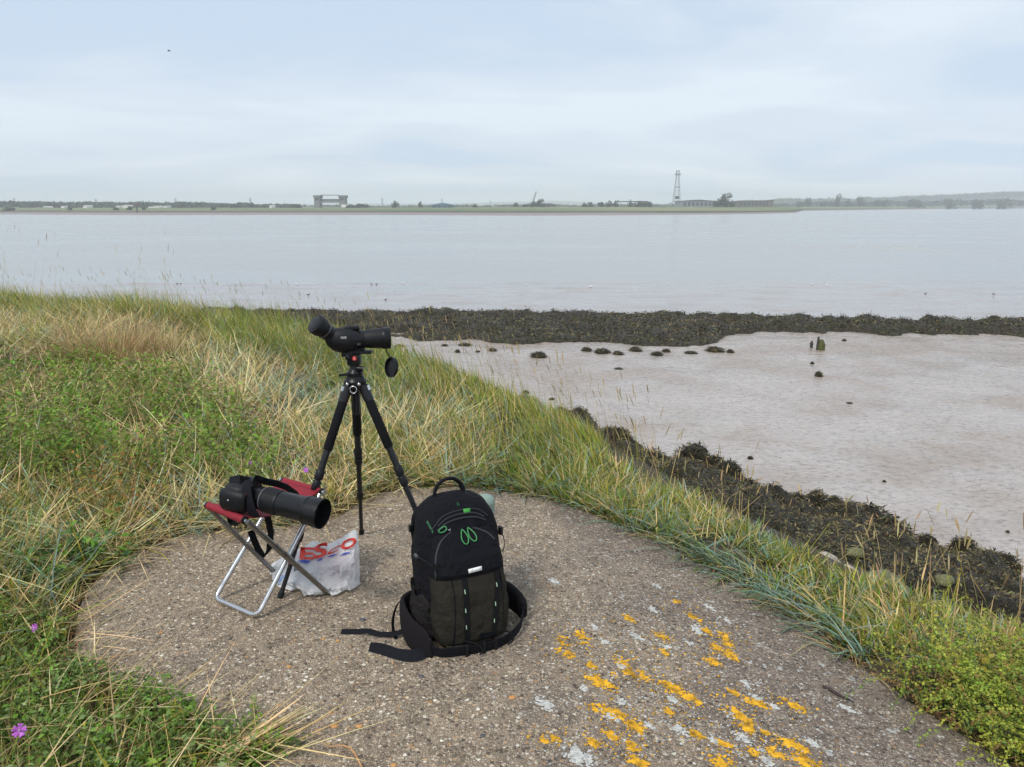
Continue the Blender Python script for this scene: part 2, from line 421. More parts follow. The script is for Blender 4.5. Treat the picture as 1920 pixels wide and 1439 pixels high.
# ---- hills on the horizon
def hill(name, pts, d, depth, color, label, seed):
    m = simple(name+'_wooded', color, .9, var=.35, scale=.006)
    ax = np.linspace(pts[0][0], pts[-1][0], 160); yy = np.interp(ax, [p[0] for p in pts], [p[1] for p in pts])
    yy = yy + (fbm(ax*.05, ax*0, 4, seed)-.5)*2.2
    R_ = []
    for fr, hgt in ((0,0),(.25,.55),(.5,.9),(.7,1),(1,.9)):
        dd = d + depth*fr
        row = []
        for a, y_ in zip(ax, yy):
            zt = z_at(y_, d+depth*.7); z = -3 + (zt+3)*hgt
            u = (a-CX)/FPX; row.append((u*(dd*cp-(z-1.5)*sp_), dd, z))
        R_.append(row)
    o = mesh_np(name, np.array(R_).reshape(-1,3), grid_faces(5, len(ax)), m, smooth=True)
    tag(o, label, kind='structure'); return o
hill('hills', [(-500,382),(200,381),(600,383),(880,381),(960,378),(1010,379),(1035,376),(1075,378),(1130,382),(1400,382),(1700,382),(2400,382)], 5000, 1400, (.06,.085,.05), 'low blue hazy hills on the centre of the horizon', 3)
hill('wooded_ridge', [(1180,386),(1330,381),(1440,377),(1560,375),(1640,373),(1700,371),(1780,366),(1850,363),(1920,362),(2100,361),(2500,368)], 2900, 700, (.05,.075,.035), 'long wooded ridge rising to the right on the horizon', 9)
hill('wooded_rise', [(-700,380),(-100,380),(0,380),(120,381),(250,380.5),(330,381.5),(470,384),(560,386)], 2700, 600, (.05,.075,.035), 'low wooded rise behind the marsh on the left', 12)

# ---- concrete slab on the crest
outl_px = [(520,1439),(400,1395),(330,1345),(230,1305),(150,1265),(140,1190),(165,1110),(250,1050),(340,1015),(480,1005),(560,995),
           (640,975),(700,940),(780,922),(900,926),(1000,940),(1090,965),(1170,1000),(1300,1062),(1420,1130),(1560,1230),(1700,1330),(1860,1432),(1960,1505)]
outl = [tuple(hit(a, b_)[:2]) for a, b_ in outl_px]
outl += [(1.95,.9),(2.2,0),(2.2,-1.2),(.5,-1.9),(-.8,-1.2),(-.95,.3)]
outl = np.array(outl)
ctr = np.array([.1, 2.2])
ang = np.arctan2(outl[:,1]-ctr[1], outl[:,0]-ctr[0]); rad_ = np.hypot(*(outl-ctr).T); od = np.argsort(ang)
ang, rad_ = ang[od], rad_[od]
def edge_r(th):
    return np.interp(th, np.concatenate([ang-2*np.pi, ang, ang+2*np.pi]), np.tile(rad_, 3))
def in_concrete(x, y, grow=0.0):
    return np.hypot(x-ctr[0], y-ctr[1]) < edge_r(np.arctan2(y-ctr[1], x-ctr[0])) + grow
th = np.linspace(-np.pi, np.pi, 361)
er = edge_r(th); ker = np.array([1,2,3,2,1])/9; er = np.convolve(np.concatenate([er[-3:-1], er, er[1:3]]), ker, 'valid')
er = er + (fbm(np.cos(th)*9+20, np.sin(th)*9+20, 3, 41)-.5)*.05; er[-1] = er[0]
CONC_UP = .03
rws = []
for f in np.concatenate([np.linspace(0.001, 1, 60)]):
    x = ctr[0]+np.cos(th)*er*f; y = ctr[1]+np.sin(th)*er*f
    z = land_z(x, y) + CONC_UP + (fbm(x*3, y*3, 3, 8)-.5)*.012
    rws.append(np.stack([x, y, z], -1))
for inset, dz in ((1.004, -.012), (1.006, -.12)):
    x = ctr[0]+np.cos(th)*er*inset; y = ctr[1]+np.sin(th)*er*inset
    rws.append(np.stack([x, y, land_z(x, y)+CONC_UP+dz], -1))
conc, nt, b, out = new_mat('exposed_aggregate_concrete')
tcn = nd(nt, 'ShaderNodeTexCoord'); oc = tcn.outputs['Object']
wob = nd(nt, 'ShaderNodeTexNoise', {'Vector': oc, 'Scale': 60, 'Detail': 2})
wadd = nd(nt, 'ShaderNodeMix', {0: .012, 4: oc, 5: wob.outputs['Color']}, data_type='VECTOR')
v1 = nd(nt, 'ShaderNodeTexVoronoi', {'Vector': wadd.outputs[1], 'Scale': 84, 'Randomness': 1.0})
v2 = nd(nt, 'ShaderNodeTexVoronoi', {'Vector': wadd.outputs[1], 'Scale': 190, 'Randomness': 1.0})
s1 = nd(nt, 'ShaderNodeSeparateColor', {0: v1.outputs['Color']}); s2 = nd(nt, 'ShaderNodeSeparateColor', {0: v2.outputs['Color']})
stops = [(0, (.085,.068,.055)), (.2, (.20,.16,.125)), (.45, (.36,.295,.225)), (.66, (.52,.435,.34)), (.84, (.70,.62,.50)), (.93, (.48,.27,.12)), (.97, (.86,.82,.74))]
c1 = ramp_node(nt, s1.outputs[0], stops); c2 = ramp_node(nt, s2.outputs[0], stops)
mort = nd(nt, 'ShaderNodeTexNoise', {'Vector': oc, 'Scale': 14, 'Detail': 6})
cm = ramp_node(nt, mort.outputs['Fac'], [(.3, (.17,.135,.105)), (.7, (.36,.29,.225))])
f1 = nd(nt, 'ShaderNodeMapRange', {'Value': v1.outputs['Distance'], 'From Min': .42, 'From Max': .60, 'To Min': 1, 'To Max': 0})
pick = nd(nt, 'ShaderNodeMath', {0: s1.outputs[1], 1: .45}, operation='GREATER_THAN')
f1b = nd(nt, 'ShaderNodeMath', {0: f1.outputs[0], 1: pick.outputs[0]}, operation='MULTIPLY')
f2 = nd(nt, 'ShaderNodeMapRange', {'Value': v2.outputs['Distance'], 'From Min': .35, 'From Max': .6, 'To Min': .9, 'To Max': 0})
m1 = nd(nt, 'ShaderNodeMix', {0: f2.outputs[0], 6: cm.outputs[0], 7: c2.outputs[0]}, data_type='RGBA')
m2 = nd(nt, 'ShaderNodeMix', {0: f1b.outputs[0], 6: m1.outputs[2], 7: c1.outputs[0]}, data_type='RGBA')
# weathering: grey algae film towards the river side, worn tan by the grass
big = nd(nt, 'ShaderNodeTexNoise', {'Vector': oc, 'Scale': 1.6, 'Detail': 6, 'Roughness': .6})
wx = nd(nt, 'ShaderNodeSeparateXYZ', {0: oc})
wxr = nd(nt, 'ShaderNodeMapRange', {'Value': wx.outputs['X'], 'From Min': -.5, 'From Max': .7, 'To Min': -.16, 'To Max': .16})
wsum = nd(nt, 'ShaderNodeMath', {0: big.outputs['Fac'], 1: wxr.outputs[0]}, operation='ADD')
wfac = nd(nt, 'ShaderNodeMapRange', {'Value': wsum.outputs[0], 'From Min': .42, 'From Max': .68, 'To Min': 0, 'To Max': 1})
tint = ramp_node(nt, wfac.outputs[0], [(0, (1,.96,.88)), (1, (.70,.68,.68))])
m3 = nd(nt, 'ShaderNodeMix', {0: 1.0, 6: m2.outputs[2], 7: tint.outputs[0]}, data_type='RGBA', blend_type='MULTIPLY')
# small crusts of white lichen
ln = nd(nt, 'ShaderNodeTexNoise', {'Vector': oc, 'Scale': 22, 'Detail': 5, 'Roughness': .6})
lf = nd(nt, 'ShaderNodeMapRange', {'Value': ln.outputs['Fac'], 'From Min': .63, 'From Max': .66})
lf2 = nd(nt, 'ShaderNodeMath', {0: lf.outputs[0], 1: wfac.outputs[0]}, operation='MULTIPLY')
lf3 = nd(nt, 'ShaderNodeMath', {0: lf2.outputs[0], 1: .75}, operation='MULTIPLY')
m4 = nd(nt, 'ShaderNodeMix', {0: lf3.outputs[0], 6: m3.outputs[2], 7: (.55,.55,.52,1)}, data_type='RGBA')
nt.links.new(m4.outputs[2], b.inputs['Base Color']); b.inputs['Roughness'].default_value = .88
hb = nd(nt, 'ShaderNodeMath', {0: f1b.outputs[0], 1: f2.outputs[0]}, operation='ADD')
bp = nd(nt, 'ShaderNodeBump', {'Height': hb.outputs[0], 'Strength': .9, 'Distance': .004})
bp2 = nd(nt, 'ShaderNodeBump', {'Height': mort.outputs['Fac'], 'Strength': .5, 'Distance': .01, 'Normal': bp.outputs[0]})
nt.links.new(bp2.outputs[0], b.inputs['Normal'])
slab = mesh_np('concrete_slab', np.concatenate(rws), grid_faces(len(rws), len(th)), conc, smooth=True)
tag(slab, 'rounded worn concrete top of the sea wall with exposed stones', kind='structure')
def conc_hit(px, py, dz=0):
    p = hit(px, py, CONC_UP); x, y = p[0], p[1]
    return np.array([x, y, float(land_z(x, y)) + CONC_UP + (float(fbm(x*3, y*3, 3, 8))-.5)*.012 + dz])
def conc_z(x, y): return land_z(x, y) + CONC_UP + (fbm(np.asarray(x)*3, np.asarray(y)*3, 3, 8)-.5)*.012

# ---- lichen crusts and pebbles on the slab
def lichen(px, py, w, h, mat, n, seed, slope=.45):
    r_ = np.random.default_rng(seed); m = 9
    n = int(n*6); g = r_.normal(size=(n, 2))*.5
    g = g[fbm(g[:,0]*3.2+seed*1.7, g[:,1]*3.2+seed*.9, 3, seed) > .47]; n = len(g)
    P = hits(px + g[:,0]*w*.58, py + g[:,1]*h*.58 + g[:,0]*w*.58*slope, CONC_UP)
    rr_ = r_.uniform(.002, .0065, n)*(1.3-.35*np.hypot(g[:,0], g[:,1]))
    t = np.arange(m)*2*np.pi/m; q = rr_[:,None]*r_.uniform(.55, 1.25, (n, m))
    x = P[:,0:1]+q*np.cos(t); y = P[:,1:2]+q*np.sin(t)
    ring = np.stack([x, y, conc_z(x, y)+.0012], -1)
    cen = np.stack([P[:,0], P[:,1], conc_z(P[:,0], P[:,1])+.0036+.001*r_.random(n)], -1)[:, None]
    V = np.concatenate([cen, ring], 1).reshape(-1, 3); j = np.arange(m)
    F = (np.arange(n)[:,None,None]*(m+1) + np.stack([0*j, j+1, (j+1) % m + 1], -1)[None]).reshape(-1, 3)
    mesh_np('lichen_patch', V, F, mat, parent=slab)
ly = simple('lichen_orange', (.58,.31,.014), .9, var=.6, scale=45, bump=.6, bscale=500)
lw = simple('lichen_white', (.46,.46,.43), .9, var=.35, scale=90, bump=.6, bscale=500)
yel = [(1090,1197,28,20),(1058,1203,24,16),(1060,1225,30,12),(1120,1278,40,18),(1140,1285,28,14),(1110,1250,16,10),(1165,1245,26,16),(1180,1262,26,14),
       (1208,1268,20,12),(1270,1296,44,18),(1290,1308,26,12),(1250,1284,24,10),(1135,1335,44,20),(1160,1340,30,14),(1185,1355,34,18),(1200,1372,22,12),
       (1145,1380,30,14),(1115,1394,26,12),(1185,1400,22,14),(1200,1430,40,16),(1350,1430,34,22),(1360,1398,26,12),(1305,1378,30,12),(1335,1240,26,12),
       (1372,1230,26,14),(1358,1195,24,14),(1365,1208,18,10),(1345,1215,24,10),(1325,1185,18,8),(1180,1160,20,10),(1270,1130,14,8),(1300,1158,24,10),
       (1420,1320,44,12),(1385,1338,26,12),(1400,1365,24,18),(1395,1350,26,10),(1490,1325,44,12),(1480,1395,34,16),(1500,1405,26,12),(1510,1430,46,18),
       (1455,1415,24,14),(1415,1413,18,10),(1245,1225,18,8),(1240,1193,24,8),(1375,1300,20,8),(1435,1375,12,8),(1255,1338,14,10),(1310,1320,16,8),(1040,1385,12,10),(1020,1388,10,8)]
for i, (a, b_, w, h) in enumerate(yel): lichen(a, b_, w, h, ly, int(8+w*h*.035), 100+i)
whi = [(1083,1415,50,30),(1195,1195,30,12),(1308,1182,26,16),(1135,1205,20,8),(1392,1387,24,14),(1168,1318,22,12),(1400,1284,20,12),(1225,1145,20,8),(1145,1345,34,10),
       (1275,1370,30,12),(1262,1314,16,10),(1338,1390,14,8),(1440,1430,24,10),(1250,1215,16,8),(1115,1176,12,8),(1420,1310,20,6),(1450,1325,20,6),(1040,1090,22,8),(1360,1165,22,6),(1330,1140,22,6),(1230,1100,18,6),
       (1290,1205,16,6),(1165,1250,14,8),(1095,1292,10,8),(1525,1395,24,10),(1590,1330,24,7),(1020,1320,30,18),(1215,1362,20,8)]
for i, (a, b_, w, h) in enumerate(whi): lichen(a, b_, w, h, lw, int(7+w*h*.03), 300+i)
def flecks(mat, n, seed, spread):
    r_ = np.random.default_rng(seed); src = np.array(yel if mat is ly else whi+[(1150,1150,60,40),(1350,1120,60,40),(1450,1250,90,60)], float); k = r_.integers(0, len(src), n); m = 7
    P = hits(src[k,0]+r_.normal(0, spread, n), src[k,1]+r_.normal(0, spread*.5, n), CONC_UP); P = P[in_concrete(P[:,0], P[:,1], -.06)]; n = len(P)
    t = np.arange(m)*2*np.pi/m; q = (r_.uniform(.0012, .0055, n)*r_.uniform(.5, 1, n))[:,None]*r_.uniform(.5, 1.4, (n, m)); x = P[:,0:1]+q*np.cos(t); y = P[:,1:2]+q*np.sin(t)
    V = np.concatenate([np.stack([P[:,0], P[:,1], conc_z(P[:,0], P[:,1])+.0032], -1)[:,None], np.stack([x, y, conc_z(x, y)+.0012], -1)], 1).reshape(-1, 3); j = np.arange(m)
    F = (np.arange(n)[:,None,None]*(m+1) + np.stack([0*j, j+1, (j+1) % m + 1], -1)[None]).reshape(-1, 3)
    mesh_np('lichen_flecks', V, F, mat, parent=slab)['kind'] = 'stuff'
flecks(ly, 1300, 900, 30); flecks(lw, 1500, 901, 60)
peb_m = [simple('pebble_orange', (.48,.24,.08), .6), simple('pebble_cream', (.55,.50,.42), .6), simple('pebble_dark', (.07,.068,.075), .5)]
pebs = [(960,1308,11,0),(627,1363,10,0),(673,1362,9,0),(542,1251,8,0),(620,1337,6,0),(738,1436,9,0),(606,1199,7,0),(790,1267,9,2),(680,1162,12,2),(633,1202,7,0),(820,1450,8,1),
        (1200,1220,6,1),(868,1290,6,1),(660,1280,7,1),(560,1290,6,1),(510,1300,6,1),(985,1230,6,1),(330,1165,7,1),(200,1245,9,2),(302,1187,7,0),(265,1125,5,0),(585,1275,6,1),(720,1320,6,1),(1025,1290,7,1),(905,1380,8,2),(470,1250,6,1)]
for i, (a, b_, w, k) in enumerate(pebs):
    p = conc_hit(a, b_); r_ = w/2*.00178*1.25
    mbp = MB(); rg = []
    for q in range(5):
        ph = math.pi*(q+.5)/5 - math.pi/2
        rg.append([(p[0]+r_*math.cos(ph)*math.cos(t)*(1+.15*math.sin(2*t+i)), p[1]+r_*.8*math.cos(ph)*math.sin(t), p[2]+.0015+r_*.4*math.sin(ph)) for t in np.linspace(0, 2*math.pi, 9)[:-1]])
    mbp.loft(rg); mbp.build('pebble', peb_m[k], slab)
# ================================================================== GRASS AND WEEDS
GREEN=(.145,.205,.022); YGREEN=(.31,.295,.032); FRESH=(.165,.285,.03); STRAW=(.58,.43,.19); PALE=(.72,.57,.30); BLUE=(.24,.35,.26); DRY=(.40,.27,.13); OLIVE=(.17,.17,.05); RED=(.26,.12,.05); DGREEN=(.07,.13,.03)
def blend_cols(n, choices, jit=.16):
    w = np.array([c[0] for c in choices], float); w /= w.sum()
    k = rng.choice(len(choices), n, p=w); C = np.array([c[1] for c in choices])[k]
    return np.clip(C*(1+rng.normal(0, jit, (n,1)))*(1+rng.normal(0, .07, (n,3))), .005, .95)
def blades(x, y, h, az, lean, curl, w, colr, seg=3, taper=None, z0=None, tip=None):
    n = len(x); z0 = land_z(x, y)-.01 if z0 is None else z0
    h = np.broadcast_to(h, n); az = np.broadcast_to(az, n); lean = np.broadcast_to(lean, n); curl = np.broadcast_to(curl, n); w = np.broadcast_to(w, n)
    taper = taper or ([1, .95, .7, .06] if seg == 3 else [1, .9, .06])
    d = np.stack([np.cos(az), np.sin(az)], -1)
    tw = az + np.pi/2 + rng.normal(0, .5, n); sd = np.stack([np.cos(tw), np.sin(tw), rng.normal(0, .25, n)], -1)
    P = np.stack([x, y, z0], -1); V = np.zeros((n, seg+1, 2, 3))
    for k in range(seg+1):
        V[:, k, 0] = P + sd*(w*taper[k]/2)[:, None]; V[:, k, 1] = P - sd*(w*taper[k]/2)[:, None]
        th = lean + curl*(k+.5)/seg; st = h/seg
        P = P + np.concatenate([d*(np.sin(th)*st)[:, None], (np.cos(th)*st)[:, None]], 1)
    base = (np.arange(n)*(seg+1)*2)[:, None]
    F = np.concatenate([base + np.array([2*k, 2*k+1, 2*k+3, 2*k+2]) for k in range(seg)], 0)
    C = np.repeat(colr[:, None], (seg+1)*2, 1)
    if tip is not None: C[:, 2*seg:] = C[:, 2*seg:]*.4 + np.array(tip)*.6
    return V.reshape(-1, 3), F, C.reshape(-1, 3), P
def leaves(P, size, colr, flat=.6, long=1.7, wid=.42):
    n = len(P); a = rng.uniform(0, 2*np.pi, n); el = rng.normal(.25, .45, n)
    d = np.stack([np.cos(a)*np.cos(el), np.sin(a)*np.cos(el), np.sin(el)], -1)
    s_ = np.stack([-np.sin(a), np.cos(a), rng.normal(0, flat, n)], -1); s_ /= np.linalg.norm(s_, axis=1)[:, None]
    size = np.broadcast_to(size, n)[:, None]
    V = np.stack([P, P + d*size*.5*long*.9 + s_*size*wid, P + d*size*long, P + d*size*.5*long*.9 - s_*size*wid], 1)
    V[:, 2, 2] -= (size[:, 0])*.35
    F = (np.arange(n)*4)[:, None] + np.arange(4)[None]
    return V.reshape(-1, 3), F, np.repeat(colr, 4, 0)
class Bag:
    def __init__(s): s.V=[]; s.F=[]; s.C=[]; s.n=0
    def add(s, r): s.V.append(r[0]); s.F.append(r[1]+s.n); s.C.append(r[2]); s.n += len(r[0]); return r[3] if len(r) > 3 else None
    def obj(s, name, mat, label, parent=None, kind='stuff', cat=None):
        o = mesh_np(name, np.concatenate(s.V), np.concatenate(s.F), mat, np.concatenate(s.C), parent)
        if parent is None: tag(o, label, cat, kind=kind)
        return o
leafm = leafy('grass_blade'); strawm = leafy('straw_blade', .15, .6); weedm = leafy('weed_leaf', .3, .45)
def sample(n, ylo, yhi, cond, ulo=-.85, uhi=.8):
    X_=[]; Y_=[]; tot = 0
    while tot < n:
        nb = max(n*2, 20000)
        y = rng.uniform(ylo, yhi, nb); x = rng.uniform(ulo, uhi, nb)*(y*cp+.33)
        s = crest_s(x, y); px, py = project(np.stack([x, y, np.interp(s, S_T, Z_T)], -1))
        k = cond(x, y, s, px, py); X_.append(x[k]); Y_.append(y[k]); tot += k.sum()
        if k.sum() == 0: break
    x = np.concatenate(X_)[:n]; y = np.concatenate(Y_)[:n]; return x, y
N_ = lambda m, s, n: rng.normal(m, s, n)
U_ = lambda a, b, n: rng.uniform(a, b, n)
LEFTWARD = np.pi*.93
def clumped(n, ylo, yhi, cond, ulo=-.85, uhi=.8, per=14, spread=.05, az=LEFTWARD, azs_=.8, lean=(.42,.25)):
    """blades in tufts: each tuft shares a lean, a bearing and a tone"""
    m = max(1, n//per); cx, cy = sample(m, ylo, yhi, cond, ulo, uhi); m = len(cx)
    k = np.repeat(np.arange(m), per); q = rng.normal(size=(m*per, 2)); sp = (spread*U_(.5, 1.5, m))[k]
    x = cx[k]+q[:,0]*sp; y = cy[k]+q[:,1]*sp
    a = N_(az, azs_, m)[k]; fan = np.arctan2(q[:,1], q[:,0])
    dxy = np.stack([np.cos(a)*1.0+np.cos(fan)*.55, np.sin(a)+np.sin(fan)*.55], -1)
    A = np.arctan2(dxy[:,1], dxy[:,0])+N_(0, .25, m*per)
    Ln = np.abs(N_(lean[0], lean[1], m))[k]*.7 + np.abs(N_(lean[0]*.45, .14, m*per))
    tone = (1+rng.normal(0, .22, m))[k]; hs = U_(.7, 1.25, m)[k]
    ok = ~in_concrete(x, y, .0); return x[ok], y[ok], A[ok], Ln[ok], np.clip(tone, .5, 1.6)[ok, None], hs[ok], k[ok]
def patchy(x, y, sc, seed): return fbm(x*sc, y*sc, 3, seed)

# ---- tall grass along the crest
crest = Bag()
def c1(x, y, s, px, py):
    lo = np.interp(px, [-200, 0, 350, 560, 800, 1000], [-1.6, -1.5, -1.5, -1.35, -1.2, -.9])
    return (s > lo*(.55+.9*patchy(x, y, 1.1, 3))) & (s < 1.6) & ~in_concrete(x, y, .04) & (px < 1120)
x, y, A_, Ln, tn, hs, _ = clumped(38000, 3.6, 16, c1, azs_=.6); n = len(x); d = np.hypot(x, y)
h = U_(.22, .48, n)*(.75+.5*patchy(x, y, .8, 9))*np.interp(d, [4, 5.5, 7, 9], [.55, .62, .86, 1.0])*hs*np.interp(crest_s(x, y), [-.6, .6], [1, .7])
greeness = patchy(x, y, .7, 15)
colr = np.where((greeness > .5)[:, None], blend_cols(n, [(5.5, GREEN), (3, YGREEN), (1.1, STRAW), (.8, BLUE), (1.2, FRESH)]), blend_cols(n, [(4, GREEN), (3.6, YGREEN), (1.8, STRAW), (1, BLUE), (.5, FRESH)]))
crest.add(blades(x, y, h, A_, Ln, U_(.1, 1.1, n), U_(.0045, .0085, n), np.clip(colr*tn, .01, .9), tip=(.42,.36,.13)))
# right-hand verge along the slab
def c2(x, y, s, px, py):
    return (s > -1.2) & (s < np.interp(px, [1050, 1250, 1600], [.7, .30, .22])) & ~in_concrete(x, y, .045) & (px > 1000) & (px < 2300) & (patchy(x, y, 2.2, 19) > .45) & ((px < 1600) | (py < 1255+(px-1600)*.10) | (rng.random(x.shape) < .12))
x, y, A_, Ln, tn, hs, _ = clumped(10500, .6, 4.9, c2, 0, 1.4, 13, .045, np.pi*.75, 1.4, (.5,.28)); n = len(x)
h = U_(.10, .25, n)*(.6+.6*patchy(x, y, 1.6, 29))*hs*np.interp(x, [.5, .9, 1.3], [1.15, .72, .55])
px, py = project(np.stack([x, y, land_z(x, y)], -1)); low = px > 1560
h = np.where(low & (py > 1230), h*.75, h)
mixz = patchy(x, y, 2.6, 23)[:, None]; colr = np.where(mixz > .52, blend_cols(n, [(3, GREEN), (1.4, YGREEN), (1.4, STRAW), (3.4, BLUE), (.8, FRESH)]), blend_cols(n, [(3.2, GREEN), (2.8, YGREEN), (2.6, STRAW), (1.4, BLUE), (.8, PALE), (.6, FRESH)]))
crest.add(blades(x, y, h, A_, Ln, U_(.1, 1.2, n), U_(.0035, .0075, n), np.clip(colr*tn, .01, .9)))
# longer blue-green blades arching over the concrete
x, y = sample(900, 1.0, 5.0, lambda x, y, s, px, py: ~in_concrete(x, y, .02) & in_concrete(x, y, .22) & (px > 760) & (px < 1640), -.3, 1.3); n = len(x)
a = np.arctan2(ctr[1]-y, ctr[0]-x) + N_(0, .9, n)
crest.add(blades(x, y, U_(.18, .36, n), a, U_(.5, .95, n), U_(.5, 1.0, n), U_(.005, .009, n), blend_cols(n, [(4, BLUE), (2, GREEN), (1.2, STRAW)])))
# flowering stems with seed spikes
def stems(x, y, h, az, lean, colr, spike=.08, sw=.0062):
    n = len(x); P = crest.add(blades(x, y, h, az, lean, U_(.0, .25, n), .0030, colr, taper=[1, 1, .9, .8]))
    tl = blend_cols(n, [(3, (.50,.38,.18)), (1, STRAW), (1.4, (.36,.27,.12))], .12)
    sp = spike*U_(.7, 1.3, n)
    for r_ in range(2):
        crest.add(blades(P[:, 0], P[:, 1], sp, az, lean + U_(0, .15, n), .15, sw, tl, taper=[.4, 1, .9, .1], z0=P[:, 2]))
cs = lambda x, y, s, px, py: (s > -.5) & (s < 1.3) & ~in_concrete(x, y, .05) & (px < 1250)
x, y = sample(420, 3.7, 15, cs); n = len(x); stems(x, y, U_(.30, .52, n), N_(LEFTWARD, .5, n), np.abs(N_(.22, .14, n)), blend_cols(n, [(2, STRAW), (2, YGREEN)]))
x, y = sample(150, 1.2, 4.8, lambda x, y, s, px, py: (s > -.5) & (s < .6) & ~in_concrete(x, y, .1) & (px > 1150), 0, 1.3); n = len(x)
stems(x, y, U_(.16, .34, n), N_(np.pi*.4, 1.2, n), np.abs(N_(.3, .25, n)), blend_cols(n, [(3, STRAW), (1, YGREEN)]), .065, .006)
x, y = sample(38, 9, 15, lambda x, y, s, px, py: (s > -.6) & (s < .6) & (px < 330)); n = len(x)
stems(x, y, U_(.6, .95, n), N_(0, 1.6, n), np.abs(N_(.12, .1, n)), blend_cols(n, [(1, STRAW)]), .12, .0055)
crest.obj('crest_grass', leafm, 'tall yellow green grass leaning along the crest of the bank')

# ---- matted straw and mixed grass inland
mat_ = Bag()
inl = lambda x, y, s, px, py: (s < -.4) & ~in_concrete(x, y, .0) & (px < 900)
x, y, A_, Ln, tn, hs, _ = clumped(34000, 1.0, 13.5, lambda x, y, s, px, py: inl(x, y, s, px, py) & (py < 1170 + 60*patchy(x, y, 2, 4)) & (s > -7), per=9, spread=.07, az=0, azs_=6); n = len(x)
tone = patchy(x, y, .9, 51)
colr = np.where((tone > .47)[:, None], blend_cols(n, [(5, STRAW), (3.5, PALE), (1.4, DRY), (1, BLUE), (.8, OLIVE)]), blend_cols(n, [(3, STRAW), (2, BLUE), (2, GREEN), (1.2, OLIVE), (1, DRY)]))
hump = .10*patchy(x, y, 1.4, 61)
mat_.add(blades(x, y, U_(.12, .42, n), A_, U_(.85, 1.5, n), N_(.05, .4, n), U_(.003, .0065, n), np.clip(colr*tn*1.1, .01, .9), z0=land_z(x, y)+.01+hump*U_(0, 1, n)))
# upright mixed grass, denser further back
x, y, A_, Ln, tn, hs, _ = clumped(22000, 1.0, 14.5, lambda x, y, s, px, py: inl(x, y, s, px, py) & (s > -8) & (patchy(x, y, 1.3, 71) > .46) & (py < 1200), azs_=1.5, lean=(.55,.35)); n = len(x)
far_l = np.clip((y-6)/5, 0, 1)
colr = blend_cols(n, [(2.6, GREEN), (1.4, OLIVE), (2.4, YGREEN), (3.4, STRAW), (1.2, BLUE)])
mat_.add(blades(x, y, U_(.10, .30, n)*(1+.5*far_l)*hs, A_, Ln, U_(.1, 1.2, n), U_(.004, .0075, n), np.clip(colr*tn, .01, .9)))
# blue-green arching blades around the tripod and stool
x, y = sample(3800, 2.6, 8, lambda x, y, s, px, py: inl(x, y, s, px, py) & (px > 330) & (py > 600) & (patchy(x, y, 1.7, 81) > .45)); n = len(x)
mat_.add(blades(x, y, U_(.16, .34, n), U_(0, 2*np.pi, n), U_(.5, 1.2, n), U_(.3, .9, n), U_(.005, .0085, n), blend_cols(n, [(5, BLUE), (1.5, GREEN), (1, (.33,.42,.36))])))
# straw straggling over the edge of the slab
x, y = sample(330, 1.4, 5, lambda x, y, s, px, py: in_concrete(x, y, .12) & ~in_concrete(x, y, -.1) & (px < 760)); n = len(x)
a = np.arctan2(ctr[1]-y, ctr[0]-x) + N_(0, 1.3, n)
mat_.add(blades(x, y, U_(.12, .36, n), a, U_(1.25, 1.5, n), U_(0, .12, n), U_(.002, .0045, n), blend_cols(n, [(4, STRAW), (2, PALE), (1, DRY)]), z0=land_z(x, y)+.05))
x, y = sample(900, 1.4, 5, lambda x, y, s, px, py: in_concrete(x, y, .03) & ~in_concrete(x, y, -.02)); n = len(x)   # rusty debris in the joint
mat_.add(blades(x, y, U_(.02, .07, n), U_(0, 6.3, n), U_(1.2, 1.5, n), 0, U_(.002, .004, n), blend_cols(n, [(2, RED), (2, DRY), (1, (.10,.06,.03))]), z0=land_z(x, y)+.036))
mat_.obj('grass_mat', strawm, 'matted straw coloured and green grass lying inland of the crest')

# ---- dry brown tussock
tp = hit(215, 690); tus = Bag(); n = 1500
q = rng.normal(size=(n, 2))*np.array([.22, .22]); x = tp[0]+q[:, 0]; y = tp[1]+q[:, 1]
a = np.arctan2(q[:, 1], q[:, 0]) + N_(0, .7, n)
tus.add(blades(x, y, U_(.3, .62, n), a, np.abs(N_(.35, .25, n)), U_(.2, 1.1, n), U_(.003, .005, n), blend_cols(n, [(4, DRY), (3, (.50,.37,.2)), (2, STRAW)])))
to = empty('dry_grass_tussock', (tp[0], tp[1], land_z(tp[0], tp[1])), 'dry brown grass tussock standing up in the grass near the skyline', 'grass tussock')
tus.obj('foliage', strawm, '', to)

# ---- green leafy weeds
def weeds(name, label, ncl, cond, ylo, yhi, hgt, per, size, cols, ulo=-.9, uhi=.8):
    bg = Bag(); x, y = sample(ncl, ylo, yhi, cond, ulo, uhi); n = len(x); z = land_z(x, y)
    hh_ = hgt*U_(.5, 1.2, n)
    P = bg.add(blades(x, y, hh_, U_(0, 6.3, n), np.abs(N_(.2, .2, n)), U_(0, .4, n), .003, blend_cols(n, [(1, OLIVE), (1, GREEN)]), taper=[1, .8, .6, .4]))
    t = U_(.1, 1.05, (n*per)); base = np.repeat(np.stack([x, y, z], -1), per, 0); top = np.repeat(P, per, 0)
    L = base + (top-base)*t[:, None] + rng.normal(0, .012, (n*per, 3))
    cc = np.repeat(blend_cols(n, cols, .2), per, 0)*(1+rng.normal(0, .15, (n*per, 1)))
    bg.add(leaves(L, U_(.5, 1.2, n*per)*size, np.clip(cc, .01, .9)))
    return bg.obj(name, weedm, label)
ell = lambda px, py, a, b, ra, rb: ((px-a)/ra)**2 + ((py-b)/rb)**2
inn = lambda x, y: ~in_concrete(x, y, .02)
